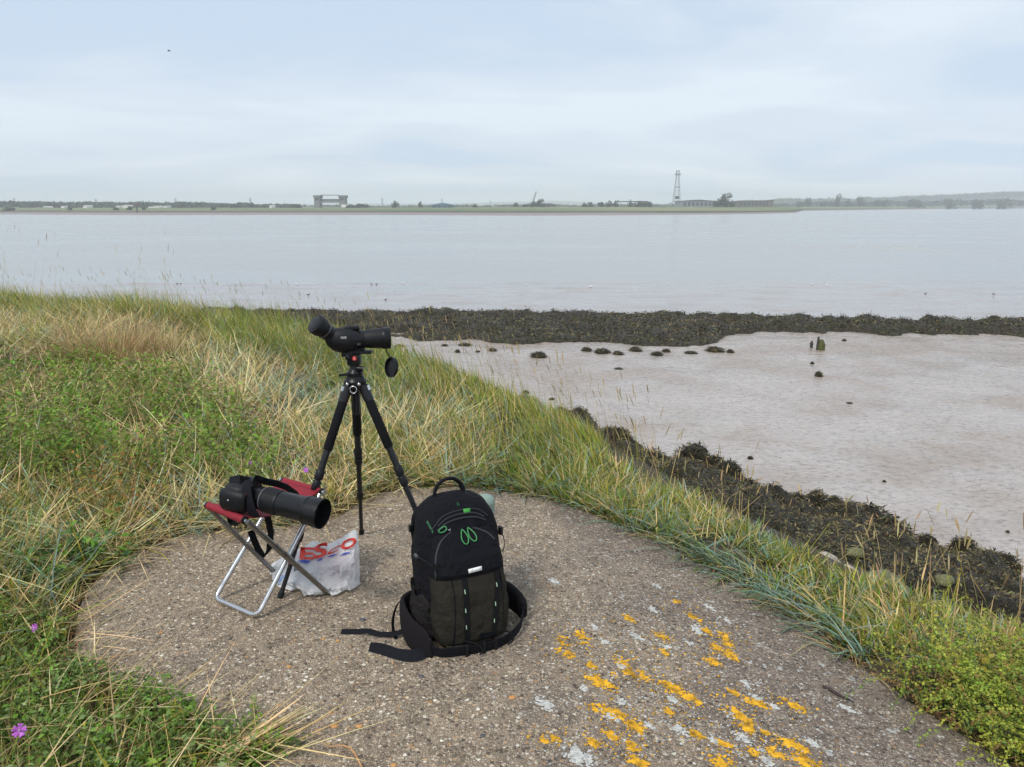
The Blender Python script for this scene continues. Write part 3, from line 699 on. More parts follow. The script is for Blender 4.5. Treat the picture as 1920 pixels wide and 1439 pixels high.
weeds('green_weeds', 'bright green leafy weeds growing through the straw left of the stool', 1250,
      lambda x, y, s, px, py: inn(x, y) & (s < -.5) & ((ell(px, py, 150, 840, 300, 140) < 1) | (ell(px, py, 420, 905, 110, 60) < 1)) & (patchy(x, y, 2.2, 91) > .42), 2.2, 8, .24, 16, .023, [(4, FRESH), (3, GREEN), (1.5, (.27,.36,.06)), (1, OLIVE)])
weeds('low_weeds', 'low green leafy weeds covering the corner by the slab', 1500,
      lambda x, y, s, px, py: inn(x, y) & (px < 560) & (py > 1020) & ((py > 1270) | (px < 165)) & (patchy(x, y, 5, 44) > .40), .9, 3.4, .10, 16, .0125, [(3, (.15,.23,.05)), (2, FRESH), (1.4, (.09,.15,.03)), (1.6, (.26,.34,.12)), (.8, YGREEN)])
low_g = Bag(); x, y = sample(12000, .9, 3.6, lambda x, y, s, px, py: inn(x, y) & (px < 520) & (py > 1030)); n = len(x)
low_g.add(blades(x, y, U_(.04, .15, n), U_(0, 6.3, n), np.abs(N_(.6, .4, n)), U_(.1, 1.2, n), U_(.002, .0045, n), blend_cols(n, [(3, (.12,.21,.04)), (2, FRESH), (2, STRAW), (1.2, YGREEN), (.8, DRY)])))
n = 260; x, y = sample(n, .9, 3.0, lambda x, y, s, px, py: inn(x, y) & (px < 620) & (py > 1230)); n = len(x)
low_g.add(blades(x, y, U_(.12, .32, n), N_(.3, 1.2, n), U_(.9, 1.45, n), U_(0, .3, n), U_(.0025, .005, n), blend_cols(n, [(3, STRAW), (1, PALE), (1, YGREEN)]), z0=land_z(x, y)+U_(.02, .08, n)))
low_g.obj('low_grass', leafm, 'short green grass and stray straw at the near corner')
# weeds overhanging the slab at the near left corner
weeds('edge_weeds', 'small leafy weeds creeping over the near edge of the slab', 420,
      lambda x, y, s, px, py: in_concrete(x, y, .05) & ~in_concrete(x, y, -.07) & (px < 640) & (py > 1260), .9, 3.2, .07, 14, .011, [(3, (.15,.26,.05)), (2, FRESH), (1, DGREEN)])
# trailing beaded weed at the right-hand corner
tr = Bag(); x, y = sample(800, .7, 3.1, lambda x, y, s, px, py: ~in_concrete(x, y, .0) & in_concrete(x, y, .6) & (px > 1600) & (py > 1240 + (1920-px)*.20) & (px < 2400), .3, 1.5); n = len(x)
m = 28; h = U_(.12, .32, n); az_ = U_(0, 6.3, n); ln_ = U_(.3, 1.0, n); cu_ = U_(.6, 2.1, n); z = land_z(x, y)+U_(.01, .12, n)
P = np.stack([x, y, z], -1); cc = blend_cols(n, [(4, (.42,.44,.06)), (3, (.28,.37,.05)), (1.2, (.32,.20,.06)), (1, (.16,.24,.05))], .15)
dd_ = np.stack([np.cos(az_), np.sin(az_)], -1)
tr.add(blades(x, y, h, az_, ln_, cu_, .0025, cc*.7, z0=z, taper=[1, 1, .9, .6]))
for k in range(m):
    thk = ln_ + cu_*(k+.5)/m; P = P + np.concatenate([dd_*(np.sin(thk)*h/m)[:, None], (np.cos(thk)*h/m)[:, None]], 1)
    for _ in range(1): tr.add(leaves(P + rng.normal(0, .003, P.shape), U_(.006, .011, n), cc, long=1.15, wid=.5))
tr.obj('trailing_weeds', weedm, 'yellow green trailing weeds with beaded stems beside the slab')
weeds('shade_coloured_weeds', 'undergrowth coloured dark for the shade beneath the trailing weeds', 700,
      lambda x, y, s, px, py: ~in_concrete(x, y, .03) & in_concrete(x, y, .9) & (px > 1560) & (py > 1235 + (1920-px)*.22), .7, 3.1, .07, 12, .012, [(3, (.04,.07,.02)), (2, (.10,.12,.03)), (1.4, (.13,.07,.03))], .3, 1.5)  # near-black leaf colours paint the shadow under the trailing stems

# ---- plants that stand out
def plant(name, label, px, py, hgt, nst, per, size, cols, cat='plant', spread=.06, extra=None):
    p = hit(px, py); r_ = empty(name, (p[0], p[1], land_z(p[0], p[1])), label, cat)
    n = nst; x = p[0]+N_(0, spread, n); y = p[1]+N_(0, spread, n); b0 = np.stack([x, y, land_z(x, y)], -1)
    hs_ = hgt*U_(.7, 1.15, n); az0 = U_(0, 6.3, n); ln0 = np.abs(N_(.25, .2, n)); cu0 = U_(0, .5, n); sc = blend_cols(n, [(1, OLIVE), (1, RED)])
    if n <= 14:
        P = []
        for i in range(n):
            st = Bag(); P.append(st.add(blades(x[i:i+1], y[i:i+1], hs_[i:i+1], az0[i:i+1], ln0[i:i+1], cu0[i:i+1], .004, sc[i:i+1], taper=[1, .9, .7, .5]))[0]); st.obj('stem', weedm, '', r_)
        P = np.array(P)
    else:
        st = Bag(); P = st.add(blades(x, y, hs_, az0, ln0, cu0, .004, sc, taper=[1, .9, .7, .5])); st.obj('stems', weedm, '', r_)['kind'] = 'stuff'
    t = U_(.15, 1.05, n*per)
    L = np.repeat(b0, per, 0) + np.repeat(P-b0, per, 0)*t[:, None] + rng.normal(0, .014, (n*per, 3)); cl = blend_cols(n*per, cols, .2)
    if extra:
        for i in range(n*per):
            a = rng.uniform(0, 6.3); d = Vector((math.cos(a), math.sin(a), rng.uniform(-.3, .5))); sd_ = Vector((-math.sin(a), math.cos(a), rng.uniform(-.3, .3))); z_ = size*rng.uniform(.5, 1.2); Q = Vector(L[i]); vs = []; w5 = (0, .3, .42, .36, .2, 0)
            for k_ in range(6):
                f = k_/5; c_ = Q + d*z_*1.8*f + Vector((0, 0, z_*(.5*f-.8*f*f))); vs += [c_+sd_*z_*w5[k_], c_+Vector((0, 0, -.06*z_)), c_-sd_*z_*w5[k_]]
            fs = [(3*k_+j, 3*k_+j+1, 3*k_+j+4, 3*k_+j+3) for k_ in range(5) for j in (0, 1)]
            mesh_np('leaf', np.array([tuple(v) for v in vs]), np.array(fs), weedm, np.repeat(cl[i:i+1], len(vs), 0), r_, smooth=True)
    else:
        lf = Bag(); lf.add(leaves(L, U_(.5, 1.2, n*per)*size, cl)); lf.obj('foliage', weedm, '', r_)
    return r_
plant('reddish_weed', 'bushy weed turning reddish orange at the grass edge left of the stool', 205, 985, .26, 42, 30, .017, [(3, (.25,.22,.04)), (2, (.34,.17,.04)), (2, (.14,.20,.03))], spread=.12)
plant('leafy_weed', 'dark green leafy weed at the grass edge below the reddish one', 120, 1075, .16, 24, 22, .024, [(3, (.08,.17,.04)), (1, FRESH)], spread=.11)
plant('yellow_leaved_weed', 'weed with broad yellowing leaves at the right edge of the picture', 1862, 1300, .20, 6, 4, .026, [(3, (.55,.45,.04)), (1, (.35,.38,.05))], spread=.05, extra=True)
plant('creeping_weed', 'small feathery green weed on the slab beside the bundle of straw', 478, 1376, .06, 14, 16, .009, [(2, FRESH), (1, (.25,.34,.06))], spread=.03)
# bundle of dead stalks at the bottom edge
p = hit(560, 1395); bs = empty('dead_stalk_bundle', (p[0], p[1], p[2]), 'bundle of pale dead stalks lying on the slab at the bottom edge', 'dead stalks')
sb = Bag(); a0 = hit(440, 1445); a1 = hit(600, 1372); aa = math.atan2(a1[1]-a0[1], a1[0]-a0[0]); L0 = math.hypot(a1[1]-a0[1], a1[0]-a0[0])
n = 34; x = a0[0]+N_(0, .018, n); y = a0[1]+N_(0, .014, n)
sb.add(blades(x, y, L0*U_(.6, 1.15, n), N_(aa, .13, n), U_(1.42, 1.53, n), 0, U_(.004, .008, n), blend_cols(n, [(3, PALE), (3, STRAW)]), z0=land_z(x, y)+.05+U_(0, .02, n)))
sb.obj('stalk', strawm, '', bs)
# curled orange stem on the slab
cv = [conc_hit(a, b_, .006) for a, b_ in ((612,1402),(618,1406),(630,1404),(645,1403),(658,1408),(666,1418),(672,1430),(678,1442),(690,1462))]
mb = MB(); mb.tube(cv, [.0016,.002,.0022,.0024,.0026,.0026,.0028,.003,.003], 6)
o = mb.build('curled_stem', simple('dry_stem', (.50,.27,.12), .7)); tag(o, 'thin curled orange dry stem lying on the slab at the bottom edge', 'stem')
cv = [conc_hit(a, b_, .007) for a, b_ in ((1542,1291),(1555,1297),(1570,1306),(1585,1314),(1600,1321))]
mb = MB(); mb.tube(cv, [.003,.005,.005,.004,.002], 6); o = mb.build('twig', simple('dark_twig', (.05,.035,.03), .8)); tag(o, 'short dark twig lying on the slab near the trailing weeds', 'twig')
# mallow flowers
petm = simple('mallow_petal', (.45,.11,.52), .5, var=.2, scale=200); cenm = simple('flower_centre', (.65,.6,.5), .6); stm = simple('flower_stem', (.12,.17,.05), .6)
def flower(px, py, size, hgt, label, tilt):
    q = hit(px, py+hgt*560); p = on_y(px, py, q[1]); r_ = empty('mallow_flower', (q[0], q[1], land_z(q[0], q[1])), label, 'flower', 'mallow flowers')
    mb = MB(); mb.tube([(q[0], q[1], land_z(q[0], q[1])), (q[0]*.5+p[0]*.5+.01, q[1], (land_z(q[0], q[1])+p[2])/2), p], .0016, 6); mb.build('stem', stm, r_)
    ax = Vector((tilt, -.8, .55)).normalized(); u = ax.orthogonal().normalized(); v = ax.cross(u); P = Vector(p)
    for k in range(5):
        a = 2*math.pi*k/5; d = u*math.cos(a)+v*math.sin(a); s_ = ax.cross(d); mb = MB(); g = []
        for i in range(4):
            f = i/3; w = size*(.16+1.05*f*(1-.35*f*f)); c = P + d*size*f + ax*size*.35*f*f
            g.append([c+s_*w*t - (d*size*.10 if abs(t) < .01 and i == 3 else Vector((0,0,0))) for t in (-.5,-.25,0,.25,.5)])
        mb.grid(g); mb.build('petal', petm, r_, solid=.0006)
    mb = MB(); mb.lathe(P, ax, [(0,.002),(.004,.003),(.008,.0015)], 8); mb.build('centre', cenm, r_)
flower(37, 1370, .018, .10, 'purple mallow flower nearest the bottom corner of the picture', .35)
flower(66, 1178, .014, .09, 'small half closed purple flower above the open mallow flower', -.3)
flower(574, 882, .013, .14, 'small pink mallow flower just behind the camera on the stool', .1)
flower(468, 868, .010, .14, 'tiny pink flower in the grass beyond the camera strap', .1)
# ================================================================== SEAWEED, ROCKS, POST, BIRDS
sw, nt, b, out = new_mat('bladder_wrack')
tcn = nd(nt, 'ShaderNodeTexCoord')
nA = nd(nt, 'ShaderNodeTexNoise', {'Vector': tcn.outputs['Object'], 'Scale': 9, 'Detail': 8, 'Roughness': .75})
nB = nd(nt, 'ShaderNodeTexNoise', {'Vector': tcn.outputs['Object'], 'Scale': .9, 'Detail': 4})
r1 = ramp_node(nt, nA.outputs['Fac'], [(.3, (.006,.005,.003)), (.5, (.032,.025,.013)), (.68, (.085,.065,.032))])
r2 = ramp_node(nt, nB.outputs['Fac'], [(.4, (1,1,1)), (.68, (.95,1.15,.6))])
mx = nd(nt, 'ShaderNodeMix', {0: 1.0, 6: r1.outputs[0], 7: r2.outputs[0]}, data_type='RGBA', blend_type='MULTIPLY')
nt.links.new(mx.outputs[2], b.inputs['Base Color']); b.inputs['Roughness'].default_value = .5
bp = nd(nt, 'ShaderNodeBump', {'Height': nA.outputs['Fac'], 'Strength': 1.0, 'Distance': .1}); nt.links.new(bp.outputs[0], b.inputs['Normal'])
frond = leafy('wrack_frond', .05, .4)
WR = [(4, (.050,.037,.018)), (3, (.10,.076,.033)), (1.6, (.018,.014,.009)), (2.4, (.20,.15,.065)), (1.2, (.13,.13,.04))]
def ridged(x, y, sc, seed): return 1-np.abs(fbm(x*sc, y*sc, 4, seed)*2-1)
# toe of the bank
def toe_h(x, y):
    s = crest_s(x, y); edge = np.interp(x, [1.4, 3.2, 5, 7, 8.4, 12], [12.2, 10.7, 9.7, 10.0, 9.8, 9.6]) + (fbm(x*.6, y*.6, 4, 55)-.5)*2.6
    up = np.clip((s-5.2)/1.5, 0, 1)*np.clip((edge-s)/.7, 0, 1)
    lum = .17 + .45*(ridged(x, y, .75, 57)-.5) + .55*(vnoise(x*1.5, y*1.5, 59)-.4) + .12*(vnoise(x*5, y*5, 60)-.5)
    return np.where(up > 0, np.maximum(land_z(x, y), np.where(s > 8, MUD_Z, -9)) + up*np.maximum(lum, .04) - .5*(1-np.clip(up*6, 0, 1)), -5.6), up
xs = np.arange(-1, 21, .1); ys = np.arange(4.5, 27, .1); X, Y = np.meshgrid(xs, ys, indexing='ij'); Z, U = toe_h(X, Y)
F = grid_faces(len(xs), len(ys)); F = F[(U.ravel()[F] > 0).any(1)]
used = np.unique(F); rm = np.zeros(X.size, int); rm[used] = np.arange(len(used))
V = np.stack([X, Y, Z], -1).reshape(-1, 3)[used]
o = mesh_np('seaweed_bank', V, rm[F], sw, smooth=True); tag(o, 'dark brown seaweed heaped over the rocks at the foot of the bank', kind='stuff')
def fronds(P, size, flat=.5):
    tone = .55+.9*fbm(P[:,0]*1.3, P[:,1]*1.3+P[:,2], 3, 91)[:,None]
    return leaves(P, size, np.clip(blend_cols(len(P), WR, .3)*tone, .004, .6), flat, 2.6, .3)
fb = Bag(); n = 360000; x = rng.uniform(-1, 17, n); y = rng.uniform(5, 25, n); z, u = toe_h(x, y)
px, py = project(np.stack([x, y, z], -1)); k = (u > .12) & (px < 2080) & (px > 900); x, y, z = x[k], y[k], z[k]
fb.add(fronds(np.stack([x, y, z+U_(-.01, .04, len(x))], -1), U_(.016, .04, len(x)), .7))
fb.obj('seaweed_fronds', frond, 'tangled brown wrack fronds on the near rocks')
# breakwater across the flat
BX = [-20,-12,-4,0,5,8.2,10.8,14,25,50]
FR = [35.0,34.9,34.7,34.1,33.3,33.0,36.5,36.7,36.3,35.5]; BK = [41.2,41,40.6,40.4,40.2,39.8,39.7,39.2,38.2,36.9]
def bw_h(x, y):
    fr = np.interp(x, BX, FR) + (fbm(x*.5, y*.0+3, 5, 63)-.5)*3.6; bk = np.interp(x, BX, BK) + (fbm(x*.4, y*0+9, 3, 65)-.5)*.7
    up = np.clip((y-fr)/.5, 0, 1)*np.clip((bk-y)/.45, 0, 1)
    t = np.clip((y-fr)/(bk-fr), 0, 1)
    pool = (fbm(x*.35, y*.9, 3, 69) < .33) & (x < -1) & (t < .75)
    lum = .10 + .42*np.clip((t-.15)*1.25, 0, 1) + .34*(ridged(x, y, .7, 67)-.5) + .26*(vnoise(x*1.3, y*1.6, 68)-.45) + .12*(vnoise(x*3.6, y*3.6, 70)-.5)
    up = np.where(pool, 0, up)
    return MUD_Z + np.where(up > 0, up*np.maximum(lum, .05), -.3), up
xs = np.arange(-18, 46, .13); ys = np.arange(30.5, 43, .13); X, Y = np.meshgrid(xs, ys, indexing='ij'); Z, U = bw_h(X, Y)
F = grid_faces(len(xs), len(ys)); F = F[(U.ravel()[F] > 0).any(1)]; used = np.unique(F); rm = np.zeros(X.size, int); rm[used] = np.arange(len(used))
o = mesh_np('breakwater', np.stack([X, Y, Z], -1).reshape(-1, 3)[used], rm[F], sw, smooth=True); tag(o, 'long dark breakwater of seaweed covered stones crossing the mud', kind='stuff')
fb = Bag(); n = 70000; x = rng.uniform(-15, 34, n); y = rng.uniform(31, 42, n); z, u = bw_h(x, y); k = u > .1; x, y, z = x[k], y[k], z[k]
fb.add(fronds(np.stack([x, y, z+U_(-.02, .05, len(x))], -1), U_(.04, .09, len(x)), .6)); fb.obj('breakwater_fronds', frond, 'brown wrack fronds over the breakwater stones')

# single rocks
def rock_mesh(seed, sub=3, rough=.28, name='rock'):
    bm = bmesh.new(); bmesh.ops.create_icosphere(bm, subdivisions=sub, radius=1)
    for v in bm.verts:
        c = v.co; q = c*1.3; nz_ = float(fbm(q.x*1.2+seed*3.1+q.z*.7, q.y*1.2+q.z*1.1+seed, 4, seed))-.5
        nz2 = float(vnoise(q.x*3.5+seed+q.z*2, q.y*3.5-q.z, seed+3))-.5
        v.co = c*(1+nz_*2*rough+nz2*.22); v.co.z = v.co.z*.9
        if v.co.z < -.3: v.co.z = -.3
    for f in bm.faces: f.smooth = True
    me = bpy.data.meshes.new(name); bm.to_mesh(me); bm.free(); return me
rocks = [rock_mesh(11+i) for i in range(5)]
for m_ in rocks: m_.materials.append(sw)
wrack = []
for i, m_ in enumerate(rocks):
    co = np.array([v.co for v in m_.vertices]); co = co[co[:, 2] > -.2]; co = np.repeat(co, 3, 0)*rng.uniform(.97, 1.06, (len(co)*3, 1))
    r_ = fronds(co, U_(.10, .22, len(co)), .7); wrack.append(mesh_np('wrack', r_[0], r_[1], frond, r_[2], link=False))
ORD = ['first','second','third','fourth','fifth','sixth','seventh','eighth','ninth','tenth','eleventh','twelfth','thirteenth','fourteenth','fifteenth','sixteenth','seventeenth','eighteenth','nineteenth','twentieth']
cnt = [0]
def weed_rock(px, py, w, h, label, group, z=None, ground=None):
    z0 = MUD_Z if z is None else z
    p = on_z(px, py+h*.35, z0)
    if ground is None: p[2] = max(float(mud_z(p[0], p[1])), float(land_z(p[0], p[1])) if crest_s(p[0], p[1]) < 9 else -9)
    else: p[2] = ground(p[0], p[1])
    dep = math.hypot(p[0], p[1], p[2]-1.5)*.975; r_ = w/2/FPX*dep
    i = cnt[0] % 5; cnt[0] += 1
    o = bpy.data.objects.new('seaweed_rock', rocks[i]); col.objects.link(o); o.location = p
    hz_ = max(h/FPX*dep*.85, r_*.28)
    o.scale = (r_, r_*.8, hz_); o.rotation_euler = (0, 0, random.uniform(-.6, .6))
    c = bpy.data.objects.new('wrack', wrack[i]); col.objects.link(c); c.parent = o
    tag(o, label, 'rock', group); return o
row1 = sorted([(750,649,20,6),(834,648,14,4),(858,659,10,7),(896,659,9,4),(924,656,16,7),(1010,666,30,12),(977,641,13,8),(872,646,26,6),(1100,655,20,10),(1130,658,28,11),(1159,662,22,8),(1192,655,26,9),(1232,663,22,8),(1249,657,16,8),(1296,661,22,6),(1341,655,36,11),(1369,659,14,7)])
for k, (a, b_, w, h) in enumerate(row1): weed_rock(a, b_, w, h, f'{ORD[k]} from the left of the small weedy rocks in front of the breakwater', 'rocks in front of the breakwater')
row2 = sorted([(757,680,16,8),(776,706,20,9),(806,704,18,9),(838,718,26,14),(872,710,28,10),(892,715,14,7)])
for k, (a, b_, w, h) in enumerate(row2): weed_rock(a, b_, w, h, f'{ORD[k]} from the left of the weedy rocks beside the lens cap', 'rocks beside the grass')
row3 = sorted([(934,762,34,18),(995,769,30,14),(1031,776,20,11),(1074,785,34,17),(1147,806,40,18),(986,736,12,7)])
for k, (a, b_, w, h) in enumerate(row3): weed_rock(a, b_, w, h, f'{ORD[k]} from the left of the weedy rocks standing in wet mud past the crest grass', 'rocks in the wet mud')
for (a, b_, w, h, lab) in [(1459,930,62,34,'rounded seaweed mound on the mud edge above the grass seed heads'),(1629,945,76,42,'large domed seaweed rock sitting out on the mud beside a pool'),(1565,947,36,20,'low seaweed rock beside the large domed one'),
        (1300,874,60,32,'seaweed hummock at the narrow end of the near weed bank'),(1225,850,60,30,'seaweed hummock beside the grass tips'),(1775,1020,48,32,'knobbly seaweed rock with a pale base at the mud edge'),(1826,1048,50,34,'seaweed rock next to the knobbly one at the mud edge'),(1668,986,70,30,'broad seaweed hump below the large domed rock'),
        (1135,822,44,22,'seaweed hummock just past the grass seed heads')]:
    weed_rock(a, b_, w, w*.58, lab, 'rocks along the near weed bank', z=-4.25, ground=lambda x, y: max(float(toe_h(np.array([x]), np.array([y]))[0][0])-.03, MUD_Z))
edge_px = sorted([(1085,800,30,16),(1110,815,26,15),(1165,832,34,18),(1190,842,30,18),(1262,862,34,20),(1335,886,40,22),(1365,900,36,20),(1405,915,38,22),(1430,930,30,16),(1495,940,36,20),(1530,955,34,18),(1600,965,40,20),(1640,990,36,20),(1700,1000,44,24),(1735,1025,36,22),(1800,1060,40,24),(1855,1075,44,26),(1880,1095,40,22)])
for k, (a, b_, w, h) in enumerate(edge_px):
    weed_rock(a, b_, w*1.1, w*.72, f'{ORD[k]} from the left of the weedy boulders edging the near seaweed bank', 'boulders edging the near seaweed bank', z=-4.25, ground=lambda x, y: max(float(toe_h(np.array([x]), np.array([y]))[0][0])-.02, MUD_Z))
weed_rock(1535,703,15,10,'dark rock on the open mud below the timber post', 'rocks on the open mud')
weed_rock(1523,681,7,5,'tiny dark stone on the mud between the post and the lone rock', 'rocks on the open mud')
weed_rock(1583,638,8,5,'small dark stone to the right of the timber post', 'rocks on the open mud')
weed_rock(1593,756,10,3,'thin dark stone lying alone on the open mud', 'rocks on the open mud')
weed_rock(1407,858,11,7,'small dark pointed stone on the mud near the weed bank', 'rocks on the open mud')
weed_rock(1160,691,18,3,'flat dark stick of weed on the mud', 'rocks on the open mud')
weed_rock(1658,903,6,4,'tiny dark pebble on the mud above the domed rock', 'rocks on the open mud')
weed_rock(1035,748,11,5,'tiny weed clump on the mud past the seed heads', 'rocks on the open mud')
weed_rock(1889,998,6,4,'tiny dark pebble on the mud near the right edge', 'rocks on the open mud')
pale = simple('pale_stone', (.36,.31,.25), .8, var=.35, scale=6, bump=.6, bscale=30); mossy = simple('algae_stone', (.13,.13,.055), .75, var=.45, scale=5, bump=.6, bscale=30)
for k, (a, b_, w, h, mt, lab) in enumerate([(1412,1026,44,20,pale,'pale stone half hidden by grass at the upper end of the bank'),(1540,1054,70,36,pale,'largest pale boulder among the seaweed behind the straw seed heads'),(1590,1068,40,26,pale,'pale boulder to the right of the largest one'),
        (1463,1032,44,28,mossy,'greenish stone between two pale stones'),(1604,1032,30,22,mossy,'green stone above the pale boulders'),(1660,1100,90,34,mossy,'broad green algae covered slab of stone in the seaweed'),(1640,1115,70,26,pale,'pale flat stone in front of the green slab'),
        (1770,1085,30,16,mossy,'small green stone in the middle of the seaweed'),(1905,1120,36,26,mossy,'green stone at the right edge of the seaweed'),(1843,1190,60,30,mossy,'green stone low among the grass stems'),(1780,1180,60,40,mossy,'dark green stone behind the seed heads'),(1845,1215,70,26,pale,'pale stone behind the grass at the right')]):
    p = on_z(a, b_+h*.3, -3.9)
    for _ in range(12): p = on_z(a, b_+h*.3, .5*p[2]+.5*max(float(land_z(p[0], p[1]))+.15, float(toe_h(p[:1], p[1:2])[0][0])+.02))
    dep = math.hypot(p[0], p[1], p[2]-1.5); r_ = w/2/FPX*dep
    me = rock_mesh(40+k, 3, .2, 'boulder'); me.materials.append(mt); o = bpy.data.objects.new('boulder', me); col.objects.link(o)
    o.location = (p[0], p[1], p[2]); o.scale = (r_, r_*.9, r_*.75); o.rotation_euler = (0, 0, k*.9); tag(o, lab, 'boulder', 'stones at the foot of the bank')
# timber post stump
wood = simple('rotten_timber', (.045,.04,.028), .8, var=.5, scale=12, bump=.9, bscale=40); woodg = simple('weedy_timber', (.075,.08,.02), .8, var=.4, scale=10, bump=.9, bscale=30)
p = on_z(1537, 656, MUD_Z); q = .0222
pr = empty('timber_post', p, 'rotten timber post stump standing in the mud in front of the breakwater', 'post')
mb = MB(); mb.tube([(p[0]-.10, p[1], p[2]-.2), (p[0]-.10, p[1], p[2]+.25), (p[0]-.09, p[1], p[2]+.56)], [.075, .06, .045], 8); mb.build('upright', wood, pr)
mb = MB(); mb.tube([(p[0]+.04, p[1]-.02, p[2]-.2), (p[0]+.05, p[1]-.02, p[2]+.22), (p[0]+.03, p[1]-.02, p[2]+.40), (p[0]+.01, p[1]-.02, p[2]+.45)], [.15, .16, .09, .03], 9); mb.build('stump', woodg, pr)
p = on_z(1521, 653, MUD_Z); mb = MB(); mb.tube([p+[0,0,-.1], p+[0,0,.05], p+[0,0,.2], p+[.01,0,.32]], [.03, .06, .08, .02], 8)
o = mb.build('stake', wood); tag(o, 'short pointed stake in the mud beside the timber post', 'stake')

# birds feeding along the tide line
wht = simple('gull_white', (.75,.75,.74), .7); brn = simple('wader_brown', (.10,.085,.07), .7); leg_m = simple('bird_leg', (.25,.12,.05), .6)
def bird(px, py, dark, size, label, face=1):
    z0 = WATER_Z
    for _ in range(6):
        p = on_z(px, py, z0); z0 = max(WATER_Z, float(mud_z(p[0], p[1])))
    p[2] = z0; s_ = size*.72; r_ = empty('wader' if dark else 'gull', p, label, 'bird', 'birds along the tide line')
    hb_ = .10*s_/.3 if dark else .07*s_/.3
    P = [(-.52,0,.10),(-.38,0,.07),(-.15,0,.02),(.1,0,0),(.26,0,.06),(.36,0,.17),(.42,0,.22),(.47,0,.20),(.56,0,.17)]
    rd = [.01,.05,.13,.15,.12,.075,.08,.05,.006]
    mb = MB(); mb.tube([(p[0]+a*s_*face, p[1]+a*.3*s_, p[2]+hb_+.13*s_+c*s_) for a, b_, c in P], [r*s_ for r in rd], 8); mb.build('body', brn if dark else wht, r_)
    for k in (-1, 1):
        mb = MB(); x = p[0]+k*.04*s_; mb.tube([(x, p[1]+k*.03*s_, p[2]-.03), (x, p[1]+k*.03*s_, p[2]+hb_+.05*s_)], .012, 5); mb.build('leg', leg_m, r_)
for i, (a, b_, dk, s_, lab) in enumerate([(557,534,0,.34,'white gull on the tide line above the spotting scope eyepiece'),(578,556,1,.36,'brown wader on the wet mud above the spotting scope'),(697,536,1,.34,'dark wader with a companion on the tide line'),(706,536,1,.34,'dark wader to the right of its companion on the tide line'),
        (757,532,0,.3,'small white gull beyond the pair of waders'),(723,565,1,.32,'dark wader on the rippled mud above the breakwater'),(988,536,0,.34,'white gull alone on the tide line near the middle'),(1107,542,0,.42,'white gull standing tall to the right of the middle'),
        (1253,535,0,.28,'white gull on the tide line left of the pair of gulls'),(1522,535,0,.34,'left white gull of the pair on the tide line'),(1551,537,0,.3,'right white gull of the pair on the tide line'),(1735,553,1,.36,'dark wader on the wet mud to the right of the gulls'),(1863,555,1,.34,'dark wader nearest the right edge on the wet mud'),
        (332,535,1,.34,'left dark wader of two beyond the grass tips'),(339,535,1,.32,'right dark wader of two beyond the grass tips')]):
    bird(a, b_, dk, s_, lab, 1 if i % 2 else -1)
p = on_y(317, 96, 70); mb = MB(); mb.tube([p+[-.14,0,-.02], p+[-.05,0,0], p+[.08,0,.01], p+[.16,0,.03]], [.01,.035,.03,.005], 7)
for k in (-1, 1): mb.grid([[p+[.03,k*.02,.01], p+[-.05,k*.02,.01]], [p+[.05,k*.15,.08], p+[-.05,k*.15,.07]], [p+[-.02,k*.32,.04], p+[-.06,k*.32,.04]]])
o = mb.build('flying_bird', brn, solid=.006); tag(o, 'tiny dark bird flying high in the sky', 'bird')
# ================================================================== THE FAR SIDE OF THE RIVER
conc_far = simple('far_concrete', (.16,.16,.155), .8, var=.2, scale=.3); steel_far = simple('far_steel', (.20,.21,.22), .6); pale_far = simple('far_white', (.72,.72,.70), .7)
slate = simple('far_dark_roof', (.05,.055,.06), .7); blue_far = simple('far_blue_sheet', (.05,.14,.22), .6); blue_roof = simple('far_blue_roof', (.09,.17,.24), .6); brick_far = simple('far_brown', (.13,.11,.09), .8); glassd = simple('far_window', (.03,.035,.04), .3)
def pbox(mb, px0, px1, py0, py1, d, depth, zbase=None):
    x0, x1 = on_y(px0, 386, d)[0], on_y(px1, 386, d)[0]; z1 = z_at(py0, d); z0 = z_at(py1, d) if zbase is None else zbase
    mb.box(((x0+x1)/2, d+depth/2, (z0+z1)/2), (x1-x0, depth, z1-z0)); return x0, x1, z0, z1
# flood barrier
D = 930; zb = far_z(600, D)-1; r_ = empty('flood_barrier', (on_y(618, 386, D)[0], D, zb), 'grey concrete flood barrier with two towers and a raised gate', 'flood barrier')
for (a, b_) in ((588, 600.5), (635, 648)):
    mb = MB(); x0, x1, z0, z1 = pbox(mb, a+1.2, b_-1.2, 371, 400, D, 14, zb); pbox(mb, a, b_, 366.5, 371, D-1, 16); t = mb.build('tower', conc_far, r_)
    mb = MB(); pbox(mb, a+4, b_-4, 372.5, 376, D-.3, .5); mb.build('opening', glassd, t)
mb = MB(); pbox(mb, 600.5, 635, 365.6, 367.0, D+5, 4); mb.build('walkway', steel_far, r_)
mb = MB(); pbox(mb, 600, 635.5, 373.5, 378, D+3, 5); mb.build('gate', simple('gate_grey', (.11,.12,.125), .7), r_)
mb = MB(); pbox(mb, 600, 635.5, 378, 381, D+2, 6); mb.build('gate_sill', steel_far, r_)
mb = MB(); pbox(mb, 640, 650, 384, 390, D-8, 6); o = mb.build('site_cabin', pale_far); tag(o, 'small white cabin at the foot of the flood barrier', 'cabin')
